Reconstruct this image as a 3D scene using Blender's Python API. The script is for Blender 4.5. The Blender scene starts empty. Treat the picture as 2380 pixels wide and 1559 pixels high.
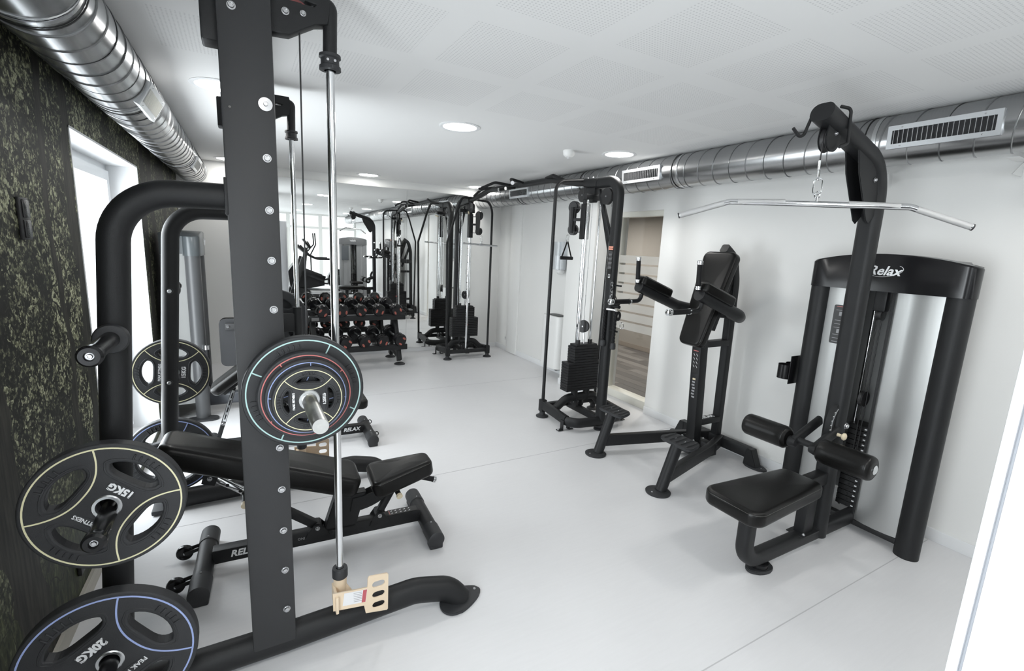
import bpy, bmesh, math, random
from mathutils import Vector, Matrix, Quaternion
V = Vector
PI = math.pi
random.seed(7)
S = bpy.context.scene
COL = S.collection

# ------------------------------------------------------------------ camera
def make_camera():
    cd = bpy.data.cameras.new('camera'); co = bpy.data.objects.new('camera', cd); COL.objects.link(co)
    yaw, pitch, roll, F = 0.51976277, 0.18228724, 0.04762606, 1110.0
    f = V((math.sin(yaw)*math.cos(pitch), math.cos(yaw)*math.cos(pitch), -math.sin(pitch)))
    r0 = V((math.cos(yaw), -math.sin(yaw), 0)); u0 = r0.cross(f)
    r = r0*math.cos(roll) + u0*math.sin(roll); u = u0*math.cos(roll) - r0*math.sin(roll)
    m = Matrix((r, u, -f)).transposed().to_4x4(); m.translation = V((0, 0, 1.7))
    co.matrix_world = m
    cd.sensor_width = 36; cd.lens = F/2380*36; cd.clip_start = 0.05; cd.clip_end = 200
    S.camera = co
make_camera()
S.view_settings.view_transform = 'Standard'; S.view_settings.look = 'None'
S.view_settings.gamma = 1; S.view_settings.use_curve_mapping = False
S.view_settings.exposure = EXPOSURE = 0.68

# ------------------------------------------------------------------ world: bright overcast sky
w = bpy.data.worlds.new('world'); S.world = w; w.use_nodes = True
bg = w.node_tree.nodes['Background']; bg.inputs[0].default_value = (0.90, 0.95, 1.0, 1); bg.inputs[1].default_value = 2.0

def area(name, loc, rot, sx, sy, power, color=(1, 1, 1), shape='RECTANGLE', spread=PI):
    l = bpy.data.lights.new(name, 'AREA'); l.shape = shape; l.size = sx; l.size_y = sy; l.energy = power; l.color = color; l.spread = spread
    o = bpy.data.objects.new(name, l); o.location = loc; o.rotation_euler = rot; COL.objects.link(o); return o
# daylight by the seen window and glazed partition, plus fill added at two unseen windows
area('daylight_window_1', (-1.10, 4.0, 1.15), (0, -PI/2, 0), 2.0, 1.45, 50, (0.93, 0.97, 1.0))
area('added_fill_2', (-1.16, 0.1, 1.15), (0, -PI/2, 0), 2.0, 1.45, 50, (0.93, 0.97, 1.0))
area('added_fill_3', (-1.21, -3.2, 1.15), (0, -PI/2, 0), 2.0, 1.45, 50, (0.93, 0.97, 1.0))
area('daylight_partition', (1.6, -7.3, 1.35), (PI/2, 0, 0), 4.4, 2.2, 16, (0.97, 0.98, 1.0))

# ------------------------------------------------------------------ materials
MATS = {}
def mat(name, color, rough=0.5, metal=0.0, bump=0.0, bscale=200.0, spec=0.5, vary=0.0, vscale=6.0, emit=None, estr=0.0, coat=0.0, stretch=None, alpha=1.0):
    if name in MATS: return MATS[name]
    m = bpy.data.materials.new(name); m.use_nodes = True; nt = m.node_tree; b = nt.nodes['Principled BSDF']
    b.inputs['Base Color'].default_value = (*color, 1); b.inputs['Roughness'].default_value = rough
    b.inputs['Metallic'].default_value = metal; b.inputs['Specular IOR Level'].default_value = spec
    if coat: b.inputs['Coat Weight'].default_value = coat; b.inputs['Coat Roughness'].default_value = 0.15
    if alpha < 1: b.inputs['Alpha'].default_value = alpha
    tc = nt.nodes.new('ShaderNodeTexCoord'); mp = nt.nodes.new('ShaderNodeMapping')
    nt.links.new(tc.outputs['Object'], mp.inputs['Vector'])
    if stretch: mp.inputs['Scale'].default_value = stretch
    n = nt.nodes.new('ShaderNodeTexNoise'); n.inputs['Scale'].default_value = vscale; n.inputs['Detail'].default_value = 4
    nt.links.new(mp.outputs['Vector'], n.inputs['Vector'])
    if vary > 0:
        mx = nt.nodes.new('ShaderNodeMix'); mx.data_type = 'RGBA'
        mx.inputs[6].default_value = (*[c*(1-vary) for c in color], 1); mx.inputs[7].default_value = (*[min(1, c*(1+vary)) for c in color], 1)
        nt.links.new(n.outputs['Fac'], mx.inputs[0]); nt.links.new(mx.outputs[2], b.inputs['Base Color'])
    else:
        mr = nt.nodes.new('ShaderNodeMapRange'); mr.inputs[3].default_value = max(0, rough-0.05); mr.inputs[4].default_value = rough+0.05
        nt.links.new(n.outputs['Fac'], mr.inputs[0]); nt.links.new(mr.outputs[0], b.inputs['Roughness'])
    if bump > 0:
        n2 = nt.nodes.new('ShaderNodeTexNoise'); n2.inputs['Scale'].default_value = bscale; n2.inputs['Detail'].default_value = 3
        nt.links.new(mp.outputs['Vector'], n2.inputs['Vector'])
        bp = nt.nodes.new('ShaderNodeBump'); bp.inputs['Strength'].default_value = bump; bp.inputs['Distance'].default_value = 0.002
        nt.links.new(n2.outputs['Fac'], bp.inputs['Height']); nt.links.new(bp.outputs['Normal'], b.inputs['Normal'])
    if emit: b.inputs['Emission Color'].default_value = (*emit, 1); b.inputs['Emission Strength'].default_value = estr
    MATS[name] = m; return m

COAT = mat('black_powder_coat', (0.0145, 0.0150, 0.016), 0.45, bump=0.25, bscale=600, spec=0.32)
POST = mat('charcoal_powder_coat', (0.0265, 0.0270, 0.0285), 0.45, bump=0.25, bscale=700)
GLOSS = mat('gloss_black_plastic', (0.008, 0.008, 0.009), 0.24, spec=0.4)
PLAST = mat('black_plastic', (0.018, 0.018, 0.019), 0.45, bump=0.1, bscale=300)
RUBBER = mat('black_rubber', (0.025, 0.026, 0.0285), 0.55, bump=0.3, bscale=500, vary=0.15, vscale=9)
LEATH = mat('black_leatherette', (0.006, 0.0058, 0.0055), 0.30, bump=0.2, bscale=350, spec=0.27)
FOAM = mat('black_foam', (0.008, 0.008, 0.009), 0.6, bump=0.4, bscale=900, spec=0.3)
CHROME = mat('chrome', (0.78, 0.79, 0.80), 0.12, 1.0)
STEEL = mat('zinc_steel', (0.62, 0.63, 0.64), 0.28, 1.0)
WORN = mat('worn_nickel', (0.70, 0.70, 0.68), 0.33, 1.0, vary=0.25, vscale=40)
BOLT = mat('bolt_steel', (0.56, 0.56, 0.57), 0.28, 1.0)
STACK = mat('stack_plate_black', (0.013, 0.013, 0.014), 0.45, spec=0.35)
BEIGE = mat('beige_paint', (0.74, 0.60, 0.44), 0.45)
BEIGE2 = mat('darker_beige_paint', (0.56, 0.43, 0.30), 0.5)  # darker beige, used on the far frame's safety stop
CREAM = mat('cream_plastic', (0.74, 0.64, 0.46), 0.4)
WHITEINK = mat('white_ink', (0.80, 0.81, 0.82), 0.5)
GREYINK = mat('grey_ink', (0.30, 0.30, 0.31), 0.5)
STITCH = mat('grey_stitching', (0.30, 0.29, 0.27), 0.6)
YELLOWL = mat('pale_yellow_line', (0.80, 0.76, 0.50), 0.5)
BLUEL = mat('pale_blue_line', (0.34, 0.42, 0.72), 0.5)
REDL = mat('pale_red_line', (0.66, 0.20, 0.19), 0.5)
TEALL = mat('pale_teal_line', (0.48, 0.70, 0.68), 0.5)
REDLOGO = mat('dumbbell_red_mark', (0.36, 0.10, 0.075), 0.5)
WALLW = mat('white_wall_paint', (0.80, 0.80, 0.785), 0.85, bump=0.15, bscale=120)
TRIMW = mat('white_trim_paint', (0.80, 0.81, 0.82), 0.5)
FRAMEW = mat('white_window_frame', (0.84, 0.86, 0.88), 0.4)
PVC = mat('white_plastic', (0.80, 0.80, 0.79), 0.35)
LAMP = mat('lit_diffuser', (1, 1, 1), 0.5, emit=(1, 0.99, 0.97), estr=9)
BEIGETRIM = mat('beige_skirting', (0.45, 0.43, 0.38), 0.6, vary=0.12, vscale=4, stretch=(20, 1, 20))
MIRROR = mat('mirror_silver', (0.92, 0.93, 0.92), 0.0, 1.0)
MIRROR.node_tree.nodes['Principled BSDF'].inputs['Roughness'].default_value = 0.0
for l in list(MIRROR.node_tree.links):
    if l.to_socket.name == 'Roughness': MIRROR.node_tree.links.remove(l)

def glass_mat(name, tint=(0.97, 0.98, 0.98), refl=0.08):
    m = bpy.data.materials.new(name); m.use_nodes = True; nt = m.node_tree
    for n in list(nt.nodes): nt.nodes.remove(n)
    o = nt.nodes.new('ShaderNodeOutputMaterial'); t = nt.nodes.new('ShaderNodeBsdfTransparent'); g = nt.nodes.new('ShaderNodeBsdfGlossy')
    t.inputs[0].default_value = (*tint, 1); g.inputs['Roughness'].default_value = 0.02
    lw_ = nt.nodes.new('ShaderNodeLayerWeight'); lw_.inputs[0].default_value = 0.5
    pw = nt.nodes.new('ShaderNodeMath'); pw.operation = 'POWER'; pw.inputs[1].default_value = 5; nt.links.new(lw_.outputs['Facing'], pw.inputs[0])
    fr = nt.nodes.new('ShaderNodeMath'); fr.operation = 'MULTIPLY_ADD'; fr.inputs[1].default_value = 0.6; fr.inputs[2].default_value = 0.03; nt.links.new(pw.outputs[0], fr.inputs[0])
    mx = nt.nodes.new('ShaderNodeMixShader')
    nt.links.new(fr.outputs[0], mx.inputs[0]); nt.links.new(t.outputs[0], mx.inputs[1]); nt.links.new(g.outputs[0], mx.inputs[2]); nt.links.new(mx.outputs[0], o.inputs[0])
    return m
GLASS = glass_mat('clear_glass')
ACRYL = glass_mat('clear_acrylic', (0.86, 0.88, 0.90))

def floor_mat():
    m = bpy.data.materials.new('light_grey_linoleum'); m.use_nodes = True; nt = m.node_tree; b = nt.nodes['Principled BSDF']
    tc = nt.nodes.new('ShaderNodeTexCoord'); mp = nt.nodes.new('ShaderNodeMapping'); mp.inputs['Scale'].default_value = (6, 60, 1)
    mp.inputs['Rotation'].default_value = (0, 0, 0.0)
    n = nt.nodes.new('ShaderNodeTexNoise'); n.inputs['Scale'].default_value = 1.0; n.inputs['Detail'].default_value = 6; n.inputs['Roughness'].default_value = 0.7
    n2 = nt.nodes.new('ShaderNodeTexNoise'); n2.inputs['Scale'].default_value = 0.8; n2.inputs['Detail'].default_value = 3
    cr = nt.nodes.new('ShaderNodeMix'); cr.data_type = 'RGBA'; cr.inputs[6].default_value = (0.64, 0.64, 0.65, 1); cr.inputs[7].default_value = (0.76, 0.76, 0.77, 1)
    nt.links.new(tc.outputs['Object'], mp.inputs[0]); nt.links.new(mp.outputs[0], n.inputs['Vector']); nt.links.new(tc.outputs['Object'], n2.inputs['Vector'])
    ad = nt.nodes.new('ShaderNodeMath'); ad.operation = 'ADD'; nt.links.new(n.outputs['Fac'], ad.inputs[0]); nt.links.new(n2.outputs['Fac'], ad.inputs[1])
    ml = nt.nodes.new('ShaderNodeMath'); ml.operation = 'MULTIPLY'; ml.inputs[1].default_value = 0.5; nt.links.new(ad.outputs[0], ml.inputs[0])
    nt.links.new(ml.outputs[0], cr.inputs[0]); nt.links.new(cr.outputs[2], b.inputs['Base Color'])
    b.inputs['Roughness'].default_value = 0.38; b.inputs['Specular IOR Level'].default_value = 0.4
    bp = nt.nodes.new('ShaderNodeBump'); bp.inputs['Strength'].default_value = 0.05; bp.inputs['Distance'].default_value = 0.002
    nt.links.new(n.outputs['Fac'], bp.inputs['Height']); nt.links.new(bp.outputs['Normal'], b.inputs['Normal'])
    return m

def math_n(nt, op, a=None, b=None):
    n = nt.nodes.new('ShaderNodeMath'); n.operation = op
    for i, v in enumerate((a, b)):
        if v is None: continue
        if isinstance(v, (int, float)): n.inputs[i].default_value = v
        else: nt.links.new(v, n.inputs[i])
    return n.outputs[0]

def ceiling_mat():
    # smooth white plasterboard with square fields of fine drilled holes
    m = bpy.data.materials.new('perforated_white_ceiling'); m.use_nodes = True; nt = m.node_tree; b = nt.nodes['Principled BSDF']
    tc = nt.nodes.new('ShaderNodeTexCoord'); sx = nt.nodes.new('ShaderNodeSeparateXYZ'); nt.links.new(tc.outputs['Object'], sx.inputs[0])
    X, Y = sx.outputs[0], sx.outputs[1]
    def field(c, off, pitch, width):
        a = math_n(nt, 'SUBTRACT', c, off); a = math_n(nt, 'FLOORED_MODULO', a, pitch) if False else math_n(nt, 'MODULO', math_n(nt, 'ADD', a, pitch*40), pitch)
        return math_n(nt, 'LESS_THAN', a, width)
    fm = math_n(nt, 'MULTIPLY', field(X, 0.29, 0.58, 0.46), field(Y, 0.62, 0.645, 0.50))
    fm = math_n(nt, 'MULTIPLY', fm, math_n(nt, 'LESS_THAN', Y, 3.1))
    def tri(c, p):
        a = math_n(nt, 'MODULO', math_n(nt, 'ADD', c, p*4000), p); a = math_n(nt, 'DIVIDE', a, p); a = math_n(nt, 'SUBTRACT', a, 0.5); return math_n(nt, 'MULTIPLY', a, a)
    d = math_n(nt, 'ADD', tri(X, 0.0158), tri(Y, 0.0158)); hole = math_n(nt, 'LESS_THAN', d, 0.055)
    hm = math_n(nt, 'MULTIPLY', hole, fm)
    mx = nt.nodes.new('ShaderNodeMix'); mx.data_type = 'RGBA'; mx.inputs[6].default_value = (0.80, 0.80, 0.795, 1); mx.inputs[7].default_value = (0.64, 0.64, 0.64, 1)
    nt.links.new(hm, mx.inputs[0]); nt.links.new(mx.outputs[2], b.inputs['Base Color']); b.inputs['Roughness'].default_value = 0.9
    return m

def mural_mat():
    # printed forest photograph: dark trunks, branches and sunlit leaves, grass at the foot
    m = bpy.data.materials.new('forest_mural_print'); m.use_nodes = True; nt = m.node_tree; b = nt.nodes['Principled BSDF']
    b.inputs['Roughness'].default_value = 0.55; b.inputs['Specular IOR Level'].default_value = 0.25
    tc = nt.nodes.new('ShaderNodeTexCoord'); sx = nt.nodes.new('ShaderNodeSeparateXYZ'); nt.links.new(tc.outputs['Object'], sx.inputs[0])
    Y, Z = sx.outputs[1], sx.outputs[2]
    def mapping(scale, rot=(0, 0, 0)):
        mp = nt.nodes.new('ShaderNodeMapping'); mp.inputs['Scale'].default_value = scale; mp.inputs['Rotation'].default_value = rot
        nt.links.new(tc.outputs['Object'], mp.inputs[0]); return mp.outputs[0]
    def noise(vec, sc, det=4, ro=0.6, dist=0.0):
        n = nt.nodes.new('ShaderNodeTexNoise'); n.inputs['Scale'].default_value = sc; n.inputs['Detail'].default_value = det; n.inputs['Roughness'].default_value = ro
        n.inputs['Distortion'].default_value = dist; nt.links.new(vec, n.inputs['Vector']); return n.outputs['Fac']
    def ramp(f, stops):
        r = nt.nodes.new('ShaderNodeValToRGB'); e = r.color_ramp.elements
        e[0].position = stops[0][0]; e[0].color = (*stops[0][1], 1); e[1].position = stops[1][0]; e[1].color = (*stops[1][1], 1)
        for p, c in stops[2:]:
            k = e.new(p); k.color = (*c, 1)
        nt.links.new(f, r.inputs[0]); return r.outputs[0]
    def mix(fac, a, c):
        n = nt.nodes.new('ShaderNodeMix'); n.data_type = 'RGBA'
        nt.links.new(fac, n.inputs[0])
        for i, v in ((6, a), (7, c)):
            if isinstance(v, tuple): n.inputs[i].default_value = (*v, 1)
            else: nt.links.new(v, n.inputs[i])
        return n.outputs[2]
    # leaf speckle, gathered in clumps
    def cells(sc, dist):
        v = nt.nodes.new('ShaderNodeTexVoronoi'); v.inputs['Scale'].default_value = sc; nd = nt.nodes.new('ShaderNodeTexNoise'); nd.inputs['Scale'].default_value = sc*0.5
        mpv = mapping((1, 1.0, 1.0)); nt.links.new(mpv, nd.inputs['Vector']); sv = nt.nodes.new('ShaderNodeVectorMath'); sv.operation = 'SCALE'; sv.inputs[3].default_value = dist/sc; nt.links.new(nd.outputs['Color'], sv.inputs[0])
        av = nt.nodes.new('ShaderNodeVectorMath'); av.operation = 'ADD'; nt.links.new(mpv, av.inputs[0]); nt.links.new(sv.outputs[0], av.inputs[1]); nt.links.new(av.outputs[0], v.inputs['Vector'])
        sp_ = nt.nodes.new('ShaderNodeSeparateColor'); nt.links.new(v.outputs['Color'], sp_.inputs[0]); return sp_.outputs[0]
    sp = math_n(nt, 'ADD', math_n(nt, 'MULTIPLY', cells(95, 3.0), 0.5), math_n(nt, 'MULTIPLY', cells(48, 3.0), 0.5))
    cl = noise(mapping((1, 1, 0.75)), 2.6, 5, 0.68, 0.4)
    leafv = math_n(nt, 'ADD', math_n(nt, 'MULTIPLY', sp, 0.50), math_n(nt, 'MULTIPLY', cl, 0.78))
    leaves = ramp(leafv, [(0.60, (0.0085, 0.009, 0.007)), (0.685, (0.035, 0.038, 0.026)), (0.755, (0.15, 0.155, 0.095)), (0.86, (0.42, 0.43, 0.29))])
    # grass strokes low down
    gr = noise(mapping((1, 40, 9)), 1.0, 4, 0.7, 0.8)
    grass = ramp(gr, [(0.42, (0.010, 0.013, 0.008)), (0.60, (0.055, 0.065, 0.03)), (0.74, (0.24, 0.25, 0.14))])
    gf = nt.nodes.new('ShaderNodeMapRange'); gf.inputs[1].default_value = 0.35; gf.inputs[2].default_value = 0.75; gf.inputs[3].default_value = 1; gf.inputs[4].default_value = 0
    nt.links.new(Z, gf.inputs[0]); c = mix(gf.outputs[0], leaves, grass)
    # thin branches
    vo = nt.nodes.new('ShaderNodeTexVoronoi'); vo.feature = 'DISTANCE_TO_EDGE'; vo.inputs['Scale'].default_value = 2.4
    nz = nt.nodes.new('ShaderNodeTexNoise'); nz.inputs['Scale'].default_value = 3; nt.links.new(tc.outputs['Object'], nz.inputs['Vector'])
    ad = nt.nodes.new('ShaderNodeVectorMath'); ad.operation = 'ADD'; nt.links.new(mapping((1, 1.3, 0.75), (0.6, 0, 0)), ad.inputs[0]); nt.links.new(nz.outputs['Color'], ad.inputs[1])
    nt.links.new(ad.outputs[0], vo.inputs['Vector'])
    br = math_n(nt, 'LESS_THAN', vo.outputs['Distance'], 0.012); c = mix(br, c, (0.012, 0.012, 0.010))
    # trunks: distorted vertical bands of different widths
    wob = math_n(nt, 'MULTIPLY', math_n(nt, 'SUBTRACT', noise(mapping((1, 0.6, 1.1)), 1.3, 3), 0.5), 0.45)
    yy = math_n(nt, 'ADD', Y, wob)
    fine = math_n(nt, 'MULTIPLY', math_n(nt, 'SUBTRACT', noise(mapping((1, 30, 5)), 1.0, 3), 0.5), 0.03)
    yy = math_n(nt, 'ADD', yy, fine)
    bark = ramp(noise(mapping((1, 60, 6)), 1.0, 4), [(0.35, (0.008, 0.008, 0.007)), (0.75, (0.048, 0.046, 0.036))])
    for (yc, wd, lean) in ((2.20, 0.13, 0.18), (2.86, 0.035, 0.02), (3.12, 0.055, 0.0), (1.3, 0.2, 0.05), (5.02, 0.07, 0.0), (5.40, 0.10, 0.0), (6.1, 0.10, 0.0), (6.75, 0.10, 0.0), (-1.2, 0.12, 0)):
        dd = math_n(nt, 'ABSOLUTE', math_n(nt, 'SUBTRACT', math_n(nt, 'ADD', yy, math_n(nt, 'MULTIPLY', Z, lean)), yc))
        c = mix(math_n(nt, 'LESS_THAN', dd, wd), c, bark)
    nt.links.new(c, b.inputs['Base Color'])
    return m

def duct_mat():
    m = bpy.data.materials.new('galvanised_duct'); m.use_nodes = True; nt = m.node_tree; b = nt.nodes['Principled BSDF']
    b.inputs['Metallic'].default_value = 1.0
    tc = nt.nodes.new('ShaderNodeTexCoord'); mp = nt.nodes.new('ShaderNodeMapping'); mp.inputs['Scale'].default_value = (30, 2, 30)
    n = nt.nodes.new('ShaderNodeTexNoise'); n.inputs['Scale'].default_value = 1.5; n.inputs['Detail'].default_value = 5
    nt.links.new(tc.outputs['Object'], mp.inputs[0]); nt.links.new(tc.outputs['Object'], n.inputs['Vector']); n.inputs['Scale'].default_value = 3
    mx = nt.nodes.new('ShaderNodeMix'); mx.data_type = 'RGBA'; mx.inputs[6].default_value = (0.38, 0.385, 0.39, 1); mx.inputs[7].default_value = (0.46, 0.465, 0.47, 1)
    nt.links.new(n.outputs['Fac'], mx.inputs[0]); nt.links.new(mx.outputs[2], b.inputs['Base Color'])
    mr = nt.nodes.new('ShaderNodeMapRange'); mr.inputs[3].default_value = 0.22; mr.inputs[4].default_value = 0.27; nt.links.new(n.outputs['Fac'], mr.inputs[0]); nt.links.new(mr.outputs[0], b.inputs['Roughness'])
    return m
DUCT = duct_mat()
def brushed_mat():
    m = mat('brushed_aluminium_panel', (0.44, 0.445, 0.44), 0.40, 0.85, bump=0.06, bscale=30, stretch=(8, 8, 0.3))
    return m
PANEL = brushed_mat()

# ------------------------------------------------------------------ geometry kit
class MB:
    def __init__(s): s.bm = bmesh.new()
    def _x(s, geom, M):
        bmesh.ops.transform(s.bm, matrix=M, verts=geom)
    def box(s, c, size, rot=None, bev=0.0, seg=2):
        r = bmesh.ops.create_cube(s.bm, size=1.0); vs = r['verts']
        bmesh.ops.scale(s.bm, vec=V(size), verts=vs)
        if bev > 0:
            es = list({e for v in vs for e in v.link_edges})
            rb = bmesh.ops.bevel(s.bm, geom=es, offset=min(bev, min(size)*0.49), segments=seg, affect='EDGES', profile=0.5)
            vs = list({v for f in rb['faces'] for v in f.verts} | set(v for v in vs if v.is_valid))
        M = Matrix.Translation(V(c)) @ (rot.to_4x4() if rot is not None else Matrix.Identity(4))
        bmesh.ops.transform(s.bm, matrix=M, verts=vs); return s
    def bar(s, a, b, wd, ht, up=(0, 0, 1), bev=0.004):
        # box beam from a to b: wd across, ht along 'up'
        a, b = V(a), V(b); d = b-a; L = d.length; z = d.normalized(); u = V(up); u = (u - z*u.dot(z))
        if u.length < 1e-5: u = V((1, 0, 0)) - z*z.x
        u.normalize(); x = u.cross(z)
        R = Matrix((x, u, z)).transposed()
        return s.box((a+b)/2, (wd, ht, L), R, bev)
    def cyl(s, a, b, r, r2=None, n=20, cap=True):
        a, b = V(a), V(b); d = b-a; L = d.length
        if r2 is None: r2 = r
        g = bmesh.ops.create_cone(s.bm, cap_ends=cap, cap_tris=False, segments=n, radius1=r, radius2=r2, depth=L)
        q = V((0, 0, 1)).rotation_difference(d.normalized())
        bmesh.ops.transform(s.bm, matrix=Matrix.Translation((a+b)/2) @ q.to_matrix().to_4x4(), verts=g['verts']); return s
    def sph(s, c, r, n=16, scale=(1, 1, 1)):
        g = bmesh.ops.create_uvsphere(s.bm, u_segments=n, v_segments=max(6, n//2), radius=r)
        bmesh.ops.transform(s.bm, matrix=Matrix.Translation(V(c)) @ Matrix.Diagonal((*scale, 1)), verts=g['verts']); return s
    def lathe(s, c, axis, prof, n=28, ref=None):
        # prof: list of (r, h) along axis from c
        ax = V(axis).normalized(); q = V((0, 0, 1)).rotation_difference(ax); R = q.to_matrix()
        rings = []
        for (r, h) in prof:
            ring = []
            if r < 1e-6: ring = [s.bm.verts.new(V(c)+R@V((0, 0, h)))]
            else:
                for i in range(n):
                    t = 2*PI*i/n; ring.append(s.bm.verts.new(V(c)+R@V((r*math.cos(t), r*math.sin(t), h))))
            rings.append(ring)
        for A, B in zip(rings, rings[1:]):
            if len(A) == 1 and len(B) == 1: continue
            for i in range(n):
                j = (i+1) % n
                if len(A) == 1: s.bm.faces.new((A[0], B[j], B[i]))
                elif len(B) == 1: s.bm.faces.new((A[i], A[j], B[0]))
                else: s.bm.faces.new((A[i], A[j], B[j], B[i]))
        return s
    def sweep(s, pts, prof, up=(0, 0, 1), closed=False, cap=True):
        # prof: 2D list (a, b): a along side vector, b along up-ish vector
        pts = [V(p) for p in pts]; n = len(pts); rings = []
        T = []
        for i in range(n):
            if closed: t = (pts[(i+1) % n]-pts[i-1])
            elif i == 0: t = pts[1]-pts[0]
            elif i == n-1: t = pts[-1]-pts[-2]
            else: t = (pts[i+1]-pts[i]).normalized()+(pts[i]-pts[i-1]).normalized()
            T.append(t.normalized())
        u = V(up); u = u - T[0]*u.dot(T[0])
        if u.length < 1e-4: u = V((1, 0, 0)); u = u - T[0]*u.dot(T[0])
        u.normalize()
        for i in range(n):
            if i > 0:
                q = T[i-1].rotation_difference(T[i]); u = q @ u; u = (u - T[i]*u.dot(T[i])).normalized()
            x = u.cross(T[i])
            rings.append([s.bm.verts.new(pts[i]+x*a+u*b) for a, b in prof])
        m = len(prof); rr = list(zip(rings, rings[1:]))
        if closed: rr.append((rings[-1], rings[0]))
        for A, B in rr:
            for i in range(m):
                j = (i+1) % m; s.bm.faces.new((A[i], A[j], B[j], B[i]))
        if cap and not closed:
            s.bm.faces.new(rings[0][::-1]); s.bm.faces.new(rings[-1])
        return s
    def tube(s, pts, r, n=14, closed=False): return s.sweep(pts, circ(r, n), closed=closed)
    def prism(s, poly, origin, ax, ay, th, bev=0.0, seg=2):
        # polygon (a,b) in the plane origin + a*ax + b*ay, thickness th centred, along ax x ay
        ax, ay = V(ax).normalized(), V(ay).normalized(); nz = ax.cross(ay); o = V(origin)
        lo = [s.bm.verts.new(o+ax*a+ay*b-nz*th/2) for a, b in poly]; hi = [s.bm.verts.new(o+ax*a+ay*b+nz*th/2) for a, b in poly]
        m = len(poly); fs = [s.bm.faces.new(lo[::-1]), s.bm.faces.new(hi)]
        for i in range(m):
            j = (i+1) % m; fs.append(s.bm.faces.new((lo[i], lo[j], hi[j], hi[i])))
        if bev > 0:
            es = list({e for f in fs[:2] for e in f.edges}); bmesh.ops.bevel(s.bm, geom=es, offset=bev, segments=seg, affect='EDGES')
        return s
    def add_mesh(s, me, M=None):
        n0 = len(s.bm.verts); s.bm.from_mesh(me)
        if M is not None:
            s.bm.verts.ensure_lookup_table(); bmesh.ops.transform(s.bm, matrix=M, verts=s.bm.verts[n0:])
        return s
    def mesh(s, name, m, off=V((0, 0, 0)), smooth=40):
        if off.length > 0: bmesh.ops.translate(s.bm, vec=-off, verts=s.bm.verts)
        bmesh.ops.recalc_face_normals(s.bm, faces=s.bm.faces)
        me = bpy.data.meshes.new(name); 
        if smooth:
            a = math.radians(smooth)
            for f in s.bm.faces: f.smooth = True
            for e in s.bm.edges:
                if len(e.link_faces) == 2:
                    if e.calc_face_angle(0) > a: e.smooth = False
        s.bm.to_mesh(me); s.bm.free(); me.materials.append(m); return me

def circ(r, n=14): return [(r*math.cos(2*PI*i/n), r*math.sin(2*PI*i/n)) for i in range(n)]
def rrect(w_, h_, r, n=4):
    o = []
    for cx, cy, a0 in ((w_/2-r, h_/2-r, 0), (-w_/2+r, h_/2-r, PI/2), (-w_/2+r, -h_/2+r, PI), (w_/2-r, -h_/2+r, 1.5*PI)):
        for i in range(n+1):
            a = a0+PI/2*i/n; o.append((cx+r*math.cos(a), cy+r*math.sin(a)))
    return o
def oval(a, b, n=20): return [(a*math.cos(2*PI*i/n), b*math.sin(2*PI*i/n)) for i in range(n)]
def fil(pts, r, n=8):
    # fillet the corners of a polyline
    pts = [V(p) for p in pts]; out = [pts[0]]
    rs = r if isinstance(r, (list, tuple)) else [r]*(len(pts)-2)
    for k in range(1, len(pts)-1):
        a, b, c = pts[k-1], pts[k], pts[k+1]; d1 = (a-b).normalized(); d2 = (c-b).normalized(); ang = d1.angle(d2)
        if ang > PI-0.02: out.append(b); continue
        t = rs[k-1]/math.tan(ang/2); t = min(t, (a-b).length*0.49 if k > 1 else (a-b).length*0.95, (c-b).length*0.49 if k < len(pts)-2 else (c-b).length*0.95)
        rr = t*math.tan(ang/2); p1 = b+d1*t; p2 = b+d2*t; cc = b+(d1+d2).normalized()*(rr/math.sin(ang/2))
        v1 = p1-cc; v2 = p2-cc; tot = v1.angle(v2); ax = v1.cross(v2).normalized()
        for i in range(n+1): out.append(cc+Quaternion(ax, tot*i/n) @ v1)
    out.append(pts[-1]); return out

def curve_mesh(polys, extrude, bevel=0.0, res=1):
    cu = bpy.data.curves.new('tmp', 'CURVE'); cu.dimensions = '2D'; cu.fill_mode = 'BOTH'; cu.extrude = extrude; cu.bevel_depth = bevel; cu.bevel_resolution = res
    for poly in polys:
        sp = cu.splines.new('POLY'); sp.points.add(len(poly)-1); sp.use_cyclic_u = True
        for p, (a, b) in zip(sp.points, poly): p.co = (a, b, 0, 1)
    o = bpy.data.objects.new('tmp', cu); me = bpy.data.meshes.new_from_object(o); bpy.data.objects.remove(o); bpy.data.curves.remove(cu); return me
def text_mesh(body, size, extrude=0.0004, shear=0.0, offset=0.0, align='CENTER', space=1.0):
    cu = bpy.data.curves.new('tmp', 'FONT'); cu.body = body; cu.size = size; cu.extrude = extrude; cu.shear = shear; cu.offset = offset
    cu.align_x = align; cu.align_y = 'CENTER'; cu.space_character = space; cu.resolution_u = 2
    o = bpy.data.objects.new('tmp', cu); me = bpy.data.meshes.new_from_object(o); bpy.data.objects.remove(o); bpy.data.curves.remove(cu); return me
def frame(o, ax, ay):
    ax, ay = V(ax).normalized(), V(ay).normalized(); m = Matrix((ax, ay, ax.cross(ay))).transposed().to_4x4(); m.translation = V(o); return m

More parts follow.
